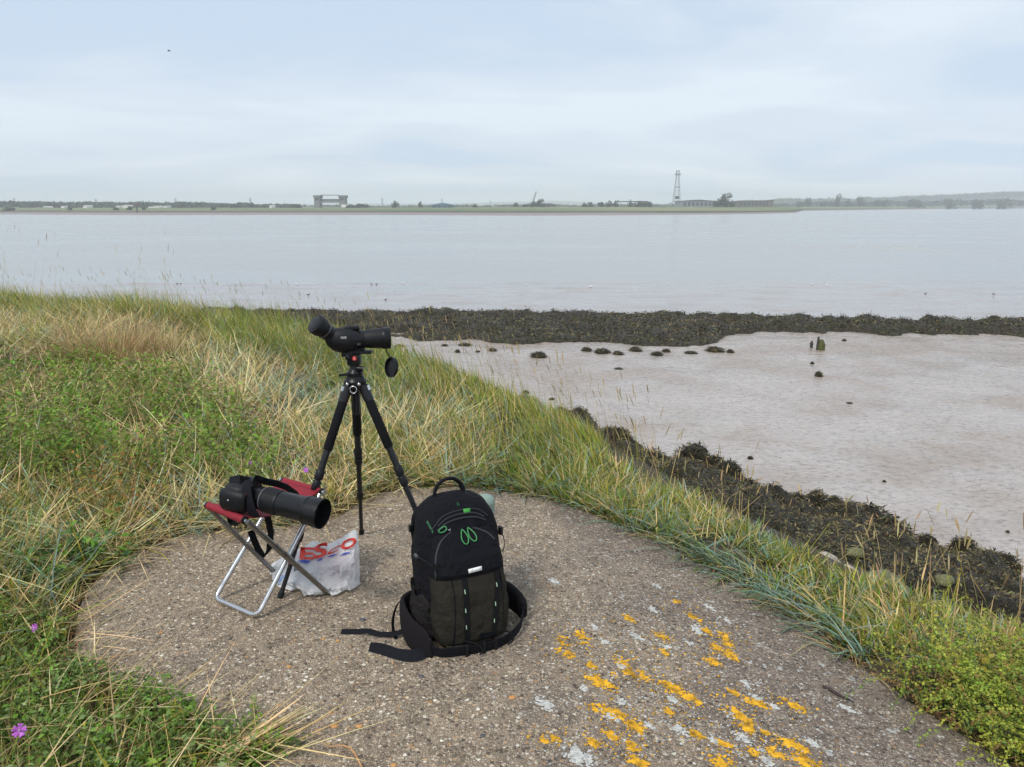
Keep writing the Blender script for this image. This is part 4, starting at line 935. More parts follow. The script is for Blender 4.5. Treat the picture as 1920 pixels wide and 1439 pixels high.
# lattice mast
D = 960; zb = far_z(1269, D)-.5; r_ = empty('lattice_mast', (on_y(1269, 386, D)[0], D, zb), 'tall slim lattice mast with a platform near its top', 'mast')
xc = on_y(1269.3, 386, D)[0]; zt = z_at(320, D); q = px_m(D)
def mw(z): return np.interp((z-zb)/(zt-zb), [0, .55, .8, 1], [6.6, 4.0, 2.6, 2.4])*q
for (i, j) in ((-1,-1),(1,-1),(1,1),(-1,1)):
    mb = MB(); mb.tube([(xc+i*mw(z), D+4+j*mw(z), z) for z in np.linspace(zb, zt, 7)], .24, 5); mb.build('leg', steel_far, r_)
lv = np.linspace(zb, zt, 12)
for z0, z1 in zip(lv[:-1], lv[1:]):
    mb = MB(); c4 = lambda z: [(xc+i*mw(z), D+4+j*mw(z), z) for (i, j) in ((-1,-1),(1,-1),(1,1),(-1,1))]
    A, B = c4(z0), c4(z1)
    for k in range(4):
        mb.tube([A[k], B[(k+1) % 4]], .09, 4); mb.tube([B[k], B[(k+1) % 4]], .09, 4)
    mb.build('bracing', steel_far, r_)
for (y0, y1, w) in ((326, 328, 4.6), (350.5, 352, 4.2), (320, 321, 3)):
    mb = MB(); mb.box((xc, D+4, (z_at(y0, D)+z_at(y1, D))/2), (w*2*q, w*2*q, z_at(y0, D)-z_at(y1, D))); mb.build('platform', steel_far, r_)
mb = MB(); pbox(mb, 1266, 1273, 368, 373.5, D+2, 3); mb.build('equipment_cabin', slate, r_)
# sheds
def shed(name, px0, px1, pyr, pye, pyb, d, depth, wm, rm_, label, cat, arch=False, openings=0):
    x0, x1 = on_y(px0, 386, d)[0], on_y(px1, 386, d)[0]; zr, ze, zb = z_at(pyr, d), z_at(pye, d), min(z_at(pyb, d), far_z((px0+px1)/2, d))-1
    r_ = empty(name, ((x0+x1)/2, d, zb), label, cat)
    mb = MB(); mb.box(((x0+x1)/2, d+depth/2, (zb+ze)/2), (x1-x0, depth, ze-zb)); mb.build('wall', wm, r_)
    mb = MB(); n = 9 if arch else 3; o_ = (x1-x0)*.02
    g = [[(x0-o_+(x1-x0+2*o_)*t, yy, ze+.02+(zr-ze)*(math.sin(math.pi*t) if arch else 1-abs(2*t-1))) for t in np.linspace(0, 1, n)] for yy in (d-.5, d+depth+.5)]
    mb.loft([g[0]+[(g[0][-1][0], g[0][-1][1], ze-.3), (g[0][0][0], g[0][0][1], ze-.3)], g[1]+[(g[1][-1][0], g[1][-1][1], ze-.3), (g[1][0][0], g[1][0][1], ze-.3)]]); mb.build('roof', rm_, r_)
    for k in range(openings):
        w = (x1-x0)/openings; mb = MB(); mb.box((x0+w*(k+.5), d-.06, zb+(ze-zb)*.55), (w*.55, .1, (ze-zb)*.5)); mb.build('opening', glassd, r_)
    return r_
shed('blue_shed', 809, 848, 380.6, 384.6, 391, 880, 40, blue_far, blue_roof, 'blue metal shed with a low pitched roof on the far bank', 'shed', openings=4)
shed('arched_shed', 1014, 1044, 381.8, 384.5, 388, 1000, 40, brick_far, slate, 'low shed with a dark curved roof beside the crane', 'shed', True, 3)
shed('long_shed', 1280, 1343, 374.8, 377.2, 383, 1000, 50, steel_far, slate, 'long dark roofed shed to the right of the lattice mast', 'shed', openings=8)
shed('brown_building', 1386, 1450, 376.3, 377.2, 384.5, 1010, 30, brick_far, slate, 'long low brown building with dark openings', 'building', openings=9)
shed('shed_annexe', 1440, 1450, 375.2, 375.6, 384, 1008, 8, brick_far, slate, 'taller end block of the low brown building', 'building')
r_ = empty('open_canopy', (on_y(1188, 386, 1000)[0], 1000, far_z(1188, 1000)), 'long flat dark canopy on thin posts left of the mast', 'canopy')
mb = MB(); pbox(mb, 1162, 1215, 377.4, 379.2, 1000, 14); mb.build('roof', slate, r_)
for a in (1163, 1176, 1190, 1203, 1214): mb = MB(); pbox(mb, a, a+.8, 379.2, 388, 1005, .6); mb.build('post', steel_far, r_)
# crane
D = 960; b0 = np.array([on_y(997.5, 386, D)[0], D, far_z(998, D)]); b1 = np.array([on_y(1005.3, 386, D)[0], D, z_at(359.5, D)])
r_ = empty('crawler_crane', b0, 'crane with its lattice boom raised on the far bank', 'crane')
mb = MB(); mb.box(b0+[1, 0, 1.6], (5, 3, 2.6)); mb.build('cab', steel_far, r_, bevel=.3)
bb = b0+[0, 0, 2.5]
for (i, j) in ((-.5,-.5),(.5,-.5),(.5,.5),(-.5,.5)): mb = MB(); mb.tube([bb+[i,j,0], (bb+b1)/2+[i*1.3,j*1.3,0], b1+[i*.4,j*.4,0]], .3, 4); mb.build('boom_chord', steel_far, r_)
for k in range(11):
    f0, f1 = k/11, (k+1)/11; mb = MB(); mb.tube([bb+(b1-bb)*f0+[-.5,-.5,0], bb+(b1-bb)*f1+[.5,-.5,0]], .15, 4); mb.build('boom_lacing', steel_far, r_)
mb = MB(); mb.tube([b1, b0+[-4, 0, 4]], .07, 4); mb.build('stay_rope', steel_far, r_)
# channel beacon
D = 640; p = far_pt(257.5, D); r_ = empty('river_beacon', p, 'dark river beacon with a flat platform top at the water side', 'beacon')
zt = z_at(381.8, D); mb = MB(); mb.tube([p+[0,0,-1], [p[0], D, zt-2]], [.75, .5], 8); mb.build('column', slate, r_)
mb = MB(); mb.box((p[0], D, zt-1.6), (2.6, 2.6, .5)); mb.build('platform', simple('beacon_red', (.16,.05,.04), .6), r_)
mb = MB(); mb.box((p[0], D, zt-.7), (1.5, 1.5, 1.2)); mb.build('lantern', simple('beacon_lamp', (.2,.08,.06), .5), r_)
# pylons
def pylon(px, pyt, pyb, d, lab):
    x = on_y(px, 386, d)[0]; zb, zt = -2, z_at(pyt, d); H = zt-zb; r_ = empty('pylon', (x, d, zb), lab, 'pylon', 'pylons on the far side')
    wf = lambda f: np.interp(f, [0, .6, 1], [.09, .035, .008])*H
    for (i, j) in ((-1,-1),(1,-1),(1,1),(-1,1)): mb = MB(); mb.tube([(x+i*wf(f), d+j*wf(f), zb+f*H) for f in (0, .3, .6, 1)], .5, 4); mb.build('leg', steel_far, r_)
    mb = MB(); fs_ = [0, .2, .38, .52, .64, .76, .88]
    for f0, f1 in zip(fs_[:-1], fs_[1:]):
        for k in (-1, 1): mb.tube([(x-k*wf(f0), d, zb+f0*H), (x+k*wf(f1), d, zb+f1*H)], .2, 4)
    mb.build('bracing', steel_far, r_)
    for f, w in ((.66, .17), (.79, .21), (.91, .15)): mb = MB(); mb.tube([(x-w*H, d, zb+f*H), (x, d, zb+f*H+.02*H), (x+w*H, d, zb+f*H)], .3, 4); mb.build('cross_arm', steel_far, r_)
for k, (a, t, d) in enumerate([(28,371,1900),(181,373,1900),(330,371.5,2000),(365,378,3000),(470,370.5,2000),(533,379,3000),(717,370.5,2100),(829,372.5,2300),(920,376.5,2600),(1000,377,3000)]):
    pylon(a, t, 0, d, f'{ORD[k]} electricity pylon from the left along the horizon')
# white buildings among the far trees
for k, (a, b_, t, bb_, d) in enumerate([(80,87,387.5,391.5,960),(114,120,385,388.5,980),(155,163,385.5,388.5,980),(217,223,384.5,388.5,980),(229,240,385,387.5,980),(278,288,386,390,960),(288,298,386.5,390,960),(306,312,384.5,387.5,980),(505,510,385,388.5,960)]):
    shed('white_building', a, b_, t, t+.9, bb_, d, 14, pale_far, slate if k % 2 else pale_far, f'{ORD[k]} small white building from the left among the far trees', 'building')
for (a, b_, t, bt, lab) in ((1654,1665,369.5,378,'pale tower block on the wooded ridge'),(1757,1771,367,375,'wider pale tower block higher on the wooded ridge')):
    d = 3000; mb = MB(); r_ = empty('tower_block', (on_y((a+b_)/2, 386, d)[0], d, 0), lab, 'building'); pbox(mb, a, b_, t, bt+4, d, 14); mb.build('wall', simple('far_block', (.42,.42,.42), .8), r_)
    for i in range(3): mb = MB(); pbox(mb, a+.6, b_-.6, t+1.2+i*2, t+2.0+i*2, d-.2, .3); mb.build('window_band', glassd, r_)
# trees and bushes on the far bank
crownm = leafy('far_foliage', .1, .7); trunkm = simple('far_trunk', (.06,.05,.04), .9)
protos = []
for i in range(5):
    nb = 14; c = rng.normal(size=(nb, 3))*np.array([.42, .42, .26]); c[:, 2] += .48; rr_ = U_(.24, .44, nb); P = []
    for ci, ri in zip(c, rr_):
        v = rng.normal(size=(46, 3)); v /= np.linalg.norm(v, axis=1)[:, None]; P.append(ci+v*ri*U_(.7, 1.05, 46)[:, None])
    P = np.concatenate(P); P = P[P[:, 2] > -.08]; cc = blend_cols(len(P), [(3, (.035,.05,.018)), (2, (.055,.075,.025)), (1, (.02,.03,.012))], .2)
    L_ = leaves(P, U_(.14, .24, len(P)), cc, .9, 1.2); me = mesh_np('crown', L_[0], L_[1], crownm, L_[2], link=False)
    tb = MB(); tb.tube([(0,0,-.1),(0.02,0,.3),(0,0,.7)], [.05,.04,.02], 6); tr_ = tb.build('trunk', trunkm); protos.append((me, tr_.data)); bpy.data.objects.remove(tr_)
bl = sorted([(18,395,16,6),(132,392,7,5),(218,394,9,5),(243,393,9,6),(271,393,6,5),(400,392,8,4),(560,391,10,6),(655,390,12,6),(675,390,20,8),(690,390,10,5),(741,387,11,10),(788,388,8,8),(890,393,9,7),(967,391,7,10),(985,390,8,6),(1000,389,14,11),(1012,389,16,13),(1095,387,8,6),(1106,387,10,8),
       (1128,386,10,8),(1142,386,12,9),(1154,386,10,8),(1182,387,9,10),(1200,386,16,9),(1216,386,16,9),(1345,382,10,9),(1356,383,22,16),(1372,384,10,7),(1515,379,9,10),(1568,378,11,10),(1614,379,12,10),(1644,382,9,8),(1659,381,9,7),(1706,383,14,7),(1722,383,14,6),(1500,384,10,6),(1545,383,10,6),(1590,383,14,7),(1780,381,14,8),(1830,380,16,9),(1880,380,16,9)])
TORD = lambda k: ORD[k] if k < 20 else ['twenty-first','twenty-second','twenty-third','twenty-fourth','twenty-fifth','twenty-sixth','twenty-seventh','twenty-eighth','twenty-ninth','thirtieth','thirty-first','thirty-second','thirty-third','thirty-fourth','thirty-fifth','thirty-sixth','thirty-seventh','thirty-eighth','thirty-ninth','fortieth','forty-first','forty-second'][k-20]
for k, (a, b_, w, h) in enumerate(bl):
    d = 900 if a < 1450 else 1500
    if a < 480: d = 700
    p = far_pt(a, d); q = px_m(d); zt = z_at(b_-h, d)
    t_ = empty('bush' if h < 9 else 'tree', (p[0], d, p[2]), f'{TORD(k)} dark green clump from the left along the far bank', 'bush' if h < 9 else 'tree', 'bushes along the far bank')
    hgt = max(zt-p[2], h*q*.8); t_.scale = (w/2*q/.75, w/2*q/.75, hgt/1.15); t_.rotation_euler = (0, 0, k*1.3)
    for nm, me in (('crown', protos[k % 5][0]), ('trunk', protos[k % 5][1])):
        c = bpy.data.objects.new(nm, me); col.objects.link(c); c.parent = t_
# distant woods that read as one mass
def woods(name, label, segs, d0, d1, n, size, cols):
    Pp = []; Cc = []
    for i in range(n):
        px = rng.uniform(segs[0][0], segs[-1][0]); yt = np.interp(px, [s_[0] for s_ in segs], [s_[1] for s_ in segs]); d = rng.uniform(d0, d1)
        q = px_m(d); r_ = size*U_(.6, 1.3, 1)[0]*q; top = z_at(yt + abs(rng.normal(0, 1.5)) + (float(fbm(px*.035, d*.002, 3, 88))-.5)*7, d); x = on_y(px, 386, d)[0]
        v = rng.normal(size=(26, 3)); v /= np.linalg.norm(v, axis=1)[:, None]
        Pp.append(np.array([x, d, top-r_*.8])+v*np.array([r_*1.3, r_, r_*.8])); Cc.append(blend_cols(1, cols, .25).repeat(26, 0))
    P = np.concatenate(Pp); L_ = leaves(P, U_(.8, 1.5, len(P))*size*px_m((d0+d1)/2)*.85, np.concatenate(Cc), .9, 1.2)
    o = mesh_np(name, L_[0], L_[1], crownm, L_[2]); tag(o, label, kind='stuff')
DK = [(2, (.028,.042,.018)), (1, (.045,.06,.025))]
woods('distant_woods', 'dense hazy trees behind the marsh on the left', [(-200,380),(0,380),(60,380),(140,381),(230,380.5),(330,381),(420,382.5),(560,386)], 1000, 2000, 2600, 3.4, DK)
woods('marsh_scrub', 'hazy scrub and trees between the barrier and the mast', [(560,386),(700,387),(900,385.5),(1100,385),(1350,383),(1460,383)], 1500, 2600, 1300, 2.4, DK)
woods('ridge_woods', 'hazy trees covering the ridge on the right', [(1380,379),(1450,376),(1500,374.5),(1600,373.5),(1680,371.5),(1760,367.5),(1850,362),(2000,361),(2150,363)], 2700, 3500, 1700, 3.4, DK)
woods('lower_woods', 'hazy trees at the foot of the ridge on the right', [(1460,383),(1600,379),(1800,377),(2150,376)], 1700, 2600, 1300, 3.2, DK)
# ================================================================== THE KIT ON THE SLAB
blk = simple('black_rubber', (.008,.0085,.010), .5, var=.15, scale=80, bump=.15, bscale=600, spec=.3)
blk_p = simple('black_plastic', (.007,.0073,.0085), .38, var=.1, spec=.3); foam = simple('black_foam', (.007,.007,.008), .9, bump=.3, bscale=700, spec=.2)
carbon = simple('carbon_tube', (.013,.0133,.015), .38, var=.1, spec=.35); steel = simple('chromed_tube', (.62,.62,.62), .22, 1, var=.06, scale=30); steel_dark_refl = simple('chromed_tube_dark_reflection', (.26,.26,.255), .3, 1, var=.1, scale=30)  # second tube tone is the same chrome, dark reflections put into its colour
lensglass = simple('lens_glass', (.012,.013,.022), .05, var=.05); redc = simple('red_canvas', (.24,.008,.020), .75, var=.15, scale=40, bump=.5, bscale=900); redp = simple('red_badge', (.65,.03,.03), .4); whitep = simple('white_print', (.78,.78,.76), .6)
gz = lambda x, y: float(conc_z(x, y))
def text_tris(s, size=1.0, bold=0.0, cuts=2):
    cu = bpy.data.curves.new('t', 'FONT'); cu.body = s; cu.size = size; cu.offset = bold; cu.align_x = 'LEFT'; cu.resolution_u = 3
    ob = bpy.data.objects.new('t', cu); col.objects.link(ob); dg = bpy.context.evaluated_depsgraph_get(); me = ob.evaluated_get(dg).to_mesh()
    bm = bmesh.new(); bm.from_mesh(me); bmesh.ops.triangulate(bm, faces=bm.faces)
    if cuts: bmesh.ops.subdivide_edges(bm, edges=[e for e in bm.edges if e.calc_length() > size*.12], cuts=cuts, use_grid_fill=True); bmesh.ops.triangulate(bm, faces=bm.faces)
    V = [(v.co.x, v.co.y) for v in bm.verts]; bm.verts.index_update(); F = [[v.index for v in f.verts] for f in bm.faces]; bm.free()
    bpy.data.objects.remove(ob); bpy.data.curves.remove(cu); return V, F
def lerp(a, b, t): return np.asarray(a)*(1-t)+np.asarray(b)*t

# ---- tripod
fL, fM = conc_hit(525,1122)[:2], conc_hit(678,1001)[:2]
mid = (fL+fM)/2; e_ = fM-fL; L_ = np.hypot(*e_); fR_ = mid + np.array([e_[1], -e_[0]])/L_*L_*.866
feet = [np.array([*f, gz(*f)]) for f in (fL, fM, fR_)]
apx = (fL+fM+fR_)/3; AZ = z_at(722, apx[1])
tri = empty('tripod', (apx[0], apx[1], gz(*apx)), 'black carbon tripod with foam wrapped legs holding the spotting scope', 'tripod')
for f in feet:
    out_ = np.array([*(f[:2]-apx), 0]); out_ /= np.linalg.norm(out_); top = np.array([apx[0], apx[1], AZ]) + out_*.033
    T = lambda t: lerp(top, f, t)
    mb = MB(); mb.tube([T(0), T(.03), T(.075)], [.020, .021, .019], 14); mb.tube([T(.06), T(.42)], .0135, 14); leg = mb.build('leg', carbon, tri)
    mb = MB(); mb.tube([T(.075), T(.08), T(.30), T(.305)], [.0165, .0185, .0185, .0165], 16); mb.build('foam_grip', foam, leg)
    for a, b_, r in ((.40, .445, .0175), (.45, .495, .0165), (.695, .735, .0145)):
        mb = MB(); n_ = 18; mb.tube([T(a), T(a+.004), T(b_-.004), T(b_)], [r*.9, r, r, r*.88], n_); mb.build('twist_lock', blk, leg)
    mb = MB(); mb.tube([T(.42), T(.70)], .0112, 12); mb.build('middle_section', carbon, leg)
    mb = MB(); mb.tube([T(.70), T(.985)], .0088, 12); mb.build('lower_section', carbon, leg)
    mb = MB(); mb.tube([T(.965), T(.98), T(1.0)], [.0095, .0125, .0115], 12); mb.build('foot', blk, leg)
    mb = MB(); mb.tube([T(.012)+out_*.016+[0,0,.012], T(.02)+out_*.019+[0,0,.0]], .008, 8); mb.build('angle_lock', steel, leg)
A = np.array([apx[0], apx[1], AZ])
mb = MB(); mb.lathe(A+[0,0,-.012], (0,0,1), [(0,.03),(.008,.043),(.03,.045),(.04,.036),(.05,.034)], 24); cr_ = mb.build('crown', blk_p, tri)
for dx_ in (-.022, .024): mb = MB(); mb.lathe(A+[dx_,-.044,.012], (0,-1,0), [(0,.0065),(.004,.0065),(.006,.004)], 12); mb.build('pivot_bolt', steel, cr_)
mb = MB(); ring = [A+[.002+.013*math.cos(t)*(1 if abs(math.cos(t)) > .5 else 1), -.05, -.008+.014*math.sin(t)] for t in np.linspace(0, 2*math.pi, 15)]; mb.tube(ring, .0022, 6, cap=False); mb.build('hook', steel, cr_)
mb = MB(); mb.tube([A+[0,0,-.12], A+[0,0,-.01]], .014, 14); mb.build('centre_column', carbon, tri)
H0 = A+[0,0,.038]
mb = MB(); mb.lathe(H0, (0,0,1), [(0,.030),(.012,.031),(.02,.024),(.03,.018),(.045,.018)], 20); hd = mb.build('head', blk_p, tri)
mb = MB(); mb.tube([H0+[-.02,-.02,.01], H0+[-.045,-.03,.008], H0+[-.055,-.032,.008]], [.006,.005,.007], 8); mb.build('pan_lever', blk_p, hd)
mb = MB(); mb.tube([H0+[.012,-.012,.03], H0+[.036,-.012,.028]], [.010, .012], 12); mb.build('tension_knob', blk_p, hd)
mb = MB(); mb.box(H0+[.001,0,.064], (.052,.044,.046)); mb.build('head_block', blk_p, hd, bevel=.008)
mb = MB(); mb.lathe(H0+[-.018,-.020,.078], (0,-1,0), [(0,.010),(.014,.010),(.016,.007)], 16); mb.build('lock_knob', blk, hd)
mb = MB(); mb.lathe(H0+[.006,-.0215,.072], (0,-1,0), [(0,.0085),(.0018,.0085)], 18); bd = mb.build('badge', redp, hd)
mb = MB(); q = H0+[.006,-.0238,.072]; mb.tube([q+[-.003,0,-.005], q+[0,0,.001], q+[.003,0,-.005]], .0009, 5); mb.lathe(q+[0,0,.004], (0,-1,0), [(-.0004,.0018),(.0004,.0018)], 8); mb.build('emblem', whitep, bd)
mb = MB(); mb.box(H0+[.014,0,.094], (.115,.042,.011)); mb.build('quick_release_plate', blk_p, hd, bevel=.003)
mb = MB(); mb.box(H0+[-.022,0,.086], (.045,.05,.016)); mb.build('plate_clamp', blk_p, hd, bevel=.004)

# ---- spotting scope
SC = H0+[0,0,.10]; ax = np.array([.965,.26,0]); ax /= np.linalg.norm(ax); sid = np.array([ax[1],-ax[0],0]); UPV = np.array([0,0,1.])
scp = empty('spotting_scope', SC, 'black angled spotting scope mounted on the tripod', 'spotting scope')
W = lambda a, s_, u: SC + ax*a + sid*s_ + UPV*u
AXH = .043
mb = MB(); mb.lathe(W(.0,0,AXH), ax, [(-.01,.030),(.03,.031),(.05,.0355),(.09,.039),(.112,.0405)], 36); mb.build('barrel', blk, scp)
mb = MB(); mb.lathe(W(0,0,AXH), ax, [(.111,.042),(.114,.0432),(.139,.0432),(.142,.0415),(.142,.038),(.13,.036)], 36, cap=False); hd_ = mb.build('objective_hood', blk_p, scp)
mb = MB(); mb.lathe(W(0,0,AXH), ax, [(.129,.0365),(.1295,.0365)], 30); mb.build('objective_lens', lensglass, hd_)
rings = []
for a, c, ru, rs in ((-.108,.054,.006,.010),(-.100,.051,.026,.024),(-.08,.046,.041,.034),(-.055,.043,.048,.039),(-.03,.042,.049,.040),(-.008,.042,.045,.037),(.012,.042,.037,.033),(.028,.043,.031,.030)):
    rings.append([W(a + (.25*ru*math.sin(t)*-.0), rs*math.cos(t), c+ru*math.sin(t)*(1 if math.sin(t) > 0 else 1.02)) for t in np.linspace(0, 2*math.pi, 29)[:-1]])
mb = MB(); mb.loft(rings); ph = mb.build('prism_housing', blk, scp)
crv = [W(a, .0395, AXH+z_) for a, z_ in ((-.085,.002),(-.07,-.004),(-.05,-.006),(-.03,-.001),(-.012,.006),(.005,.006))]
mb = MB(); mb.tube(crv, .0008, 5); mb.build('seam', blk_p, ph)
ea = -ax*.68 + UPV*.62 + sid*.38; ea /= np.linalg.norm(ea); E0 = W(-.080, 0, .062)
mb = MB(); mb.lathe(E0, ea, [(-.03,.032),(.008,.033),(.010,.029),(.022,.0295),(.023,.0325),(.046,.0335),(.048,.031),(.056,.031)], 32); ey = mb.build('eyepiece', blk_p, scp)
mb = MB(); mb.lathe(E0, ea, [(.054,.033),(.058,.0385),(.082,.0395),(.087,.038)], 32); cu_ = mb.build('eyecup', blk, ey)
mb = MB(); mb.lathe(E0, ea, [(.0865,.030),(.0885,.0305),(.0895,.0285)], 28); mb.build('eyecup_cap', blk_p, cu_)
mb = MB(); mb.lathe(E0, ea, [(.036,.0338),(.0375,.0338)], 32); mb.build('zoom_scale', simple('zoom_marks', (.25,.25,.26), .5), ey)
mb = MB(); mb.tube([W(-.04,.0,.086), W(-.03,0,.087), W(.022,0,.086), W(.026,0,.086)], [.008,.0105,.0105,.008], 12); mb.build('sight_tube', blk_p, scp)
mb = MB(); mb.box(W(.012,0,.004), (.06,.03,.016), Matrix.Rotation(math.atan2(ax[1],ax[0]),3,'Z')); mb.tube([W(.02,.033,AXH-.012), W(.02,.0,.006)], .009, 8); mb.build('mounting_foot', blk_p, scp, bevel=.002)
mb = MB(); mb.lathe(W(0,0,AXH), ax, [(.026,.033),(.027,.036),(.038,.036),(.039,.033)], 32); mb.build('collar', blk_p, scp)
k = 0
for row, (z_, w_) in enumerate(((.017,.0026),(.0115,.0016))):      # two lines of small white lettering, too small to read
    for i in range(6 if row == 0 else 8):
        mb = MB(); aa = -.047 + i*(.0037 if row == 0 else .0027); mb.box(W(aa, .0395-.00005*i, AXH+z_+(.0004 if i % 2 else 0)), (.0026 if row == 0 else .0018, .0006, w_), Matrix.Rotation(math.atan2(ax[1],ax[0]),3,'Z')); mb.build('lettering', whitep, ph)
# hanging lens cap
c0 = W(.124, .0, AXH-.042); c1 = c0+[.012,-.004,-.03]; cpn = np.array([-.72,-.62,.18]); cpn /= np.linalg.norm(cpn); cc = c1+[.008,0,-.044]
mb = MB(); mb.tube([c0+[0,0,.01], c0+[.002,0,-.012], c1+[0,0,.004], c1+[.004,0,-.008]], .0028, 8); cdl = mb.build('cap_cord', blk, scp)
mb = MB(); mb.lathe(cc, cpn, [(-.008,.0385),(-.006,.0405),(.006,.0405),(.006,.0365),(-.002,.036)], 36); mb.build('lens_cap', blk_p, scp)

# ---- folding stool
v2 = np.array([.545,.836]); G = lambda p, z=0: np.array([p[0], p[1], (gz(p[0], p[1]) if z == 0 else 0)+z+(.011 if z == 0 else 0)])
aR, aL = np.array([-.914,2.52]), np.array([-1.143,2.67]); u2 = (aL-aR)/np.linalg.norm(aL-aR)
bR, bL = np.array([-.715,2.712]), np.array([-.955,2.868])
nR, nL = np.array([-.905,2.445]), np.array([-1.098,2.592]); hR, hL = np.array([-.725,2.785]), np.array([-.925,2.918]); ZN, ZF = .452, .425
stl = empty('folding_stool', G((bR+aL)/2), 'small folding stool with chromed tube legs and a red canvas seat', 'stool')
def uframe(R0, L0, Rt, Lt, zt, inset, ext=0):
    d = (L0-R0)/np.linalg.norm(L0-R0); R0 = R0+d*inset; L0 = L0-d*inset; Rt = Rt+d*inset; Lt = Lt-d*inset
    b0, b1 = G(R0), G(L0); t0, t1 = np.array([*Rt, zt]), np.array([*Lt, zt]); r = .035; pts = [t0]
    e0 = (t0-b0)/np.linalg.norm(t0-b0); e1 = (t1-b1)/np.linalg.norm(t1-b1); bd = (b1-b0)/np.linalg.norm(b1-b0)
    for k in range(8):
        f = k/7; pts.append(b0+e0*r*(1-f)**2+bd*r*f**2)
    for k in range(8):
        f = k/7; pts.append(b1-bd*r*(1-f)**2+e1*r*f**2)
    pts.append(t1); return pts
mb = MB(); pa = uframe(aR, aL, hR, hL, ZF, .014); mb.tube(pa, .0095, 14); fa = mb.build('leg_frame', steel, stl)
mb = MB(); pb = uframe(bR, bL, nR, nL, ZN, -.004); mb.tube(pb, .0095, 14); fb_ = mb.build('leg_frame', steel_dark_refl, stl)  # chrome frame coloured darker for the dark surroundings it mirrors
for P0, P1 in ((nR, nL), (hR, hL)):
    z_ = ZN if P0 is nR else ZF; e2 = (P1-P0)/np.linalg.norm(P1-P0)
    mb = MB(); mb.tube([np.array([*(P0-e2*.006), z_]), np.array([*(P1+e2*.006), z_])], .0095, 14); rl = mb.build('seat_rail', steel, stl)
    mb = MB(); mb.tube([np.array([*(P0+e2*.012), z_]), np.array([*(P1-e2*.012), z_])], .0135, 16); mb.build('canvas_sleeve', redc, rl)
    for q, s_ in ((P0, -1), (P1, 1)):
        mb = MB(); mb.tube([np.array([*(q+e2*s_*-.014), z_]), np.array([*(q+e2*s_*-.006), z_])], .0142, 14); mb.build('end_cap', blk_p, rl)
g = []
for i in range(13):
    a = lerp(np.array([*nR, ZN+.008]), np.array([*hR, ZF+.008]), i/12); b_ = lerp(np.array([*nL, ZN+.008]), np.array([*hL, ZF+.008]), i/12); sag = .035*math.sin(math.pi*i/12)
    g.append([lerp(a, b_, .06+.88*j/10)-[0,0,sag*(1+.15*math.sin(j*1.3))] for j in range(11)])
mb = MB(); mb.grid(g); mb.build('seat', redc, stl, solid=.003)
webb = simple('black_webbing', (.005,.0053,.0065), .85, bump=.4, bscale=900, spec=.2); webb2 = simple('navy_webbing', (.007,.0078,.0115), .85, bump=.4, bscale=900, spec=.2)
# carrying strap hanging under the seat
S0 = on_y(492, 985, 2.60); pts = [on_y(a, b_, 2.62) for a, b_ in ((500,960),(508,1000),(505,1030),(496,1044),(484,1030),(476,1012),(470,995))]
mb = MB(); mb.ribbon(pts, Vector((.6,.8,0)), .026, .002); mb.build('hanging_strap', webb, stl)
pts = [on_y(a, b_, 2.70) for a, b_ in ((430,962),(434,980),(446,985),(456,975))]
mb = MB(); mb.ribbon(pts, Vector((.6,.8,0)), .03, .002); mb.build('hanging_strap', webb, stl)
for q in (lerp(pb[0], pb[1], .42), lerp(pa[0], pa[1], .5), lerp(pb[-1], pb[-2], .55)): mb = MB(); mb.lathe(q-np.array([u2[0],u2[1],0])*.013, (u2[0],u2[1],0), [(0,.004),(.026,.004)], 10); mb.build('pivot_rivet', steel, stl)
for q0 in (.35, .47): mb = MB(); a = lerp(pb[0], pb[1], q0-.015); b_ = lerp(pb[0], pb[1], q0+.09); mb.tube([a, b_], .0118, 14); mb.build('tube_sleeve', steel_dark_refl, fb_)

# ---- camera with long zoom lens on the stool
P1 = on_z(605, 964, .478); P0 = on_z(476, 931, .503); la = (P1-P0); LL = np.linalg.norm(la); la /= LL
cmr = empty('camera', P0-[0,0,.05], 'black camera with a long zoom lens lying on the red stool', 'camera')
rub = simple('camera_body_black', (.007,.0073,.0085), .5, bump=.25, bscale=900, spec=.3)
sd = np.cross(la, [0,0,1.]); sd /= np.linalg.norm(sd); uu = np.cross(sd, la)
rotm = Matrix((sd, la, uu)).transposed()                       # local x across, y along the lens, z up
Wc = lambda a, s_, u: P0+la*a+sd*s_+uu*u
mb = MB(); rg = []
for a, hw, hh_, dz in ((-.085,.050,.036,.0),(-.078,.060,.046,.0),(-.05,.064,.050,.002),(-.025,.064,.050,.002),(-.012,.060,.047,.002),(-.004,.05,.042,.002)):
    rg.append([Wc(a, hw*np.sign(math.cos(t))*abs(math.cos(t))**.45, dz+hh_*np.sign(math.sin(t))*abs(math.sin(t))**.5) for t in np.linspace(0, 2*math.pi, 33)[:-1]])
mb.loft(rg); bdy = mb.build('body', rub, cmr)
mb = MB(); rg = []
for a, hw, hh_ in ((-.09,.016,.034),(-.08,.022,.040),(-.02,.024,.042),(.005,.020,.038),(.012,.012,.03)):
    rg.append([Wc(a, .055+hw*math.cos(t), -.004+hh_*np.sign(math.sin(t))*abs(math.sin(t))**.6) for t in np.linspace(0, 2*math.pi, 25)[:-1]])
mb.loft(rg); mb.build('grip', rub, cmr)
mb = MB(); rg = []
for a, hw, hh_ in ((-.088,.022,.012),(-.07,.026,.022),(-.03,.028,.026),(-.008,.022,.018),(0,.014,.008)):
    rg.append([Wc(a, hw*math.cos(t), .034+hh_*math.sin(t)) for t in np.linspace(0, 2*math.pi, 21)[:-1]])
mb.loft(rg); mb.build('viewfinder_hump', rub, cmr)
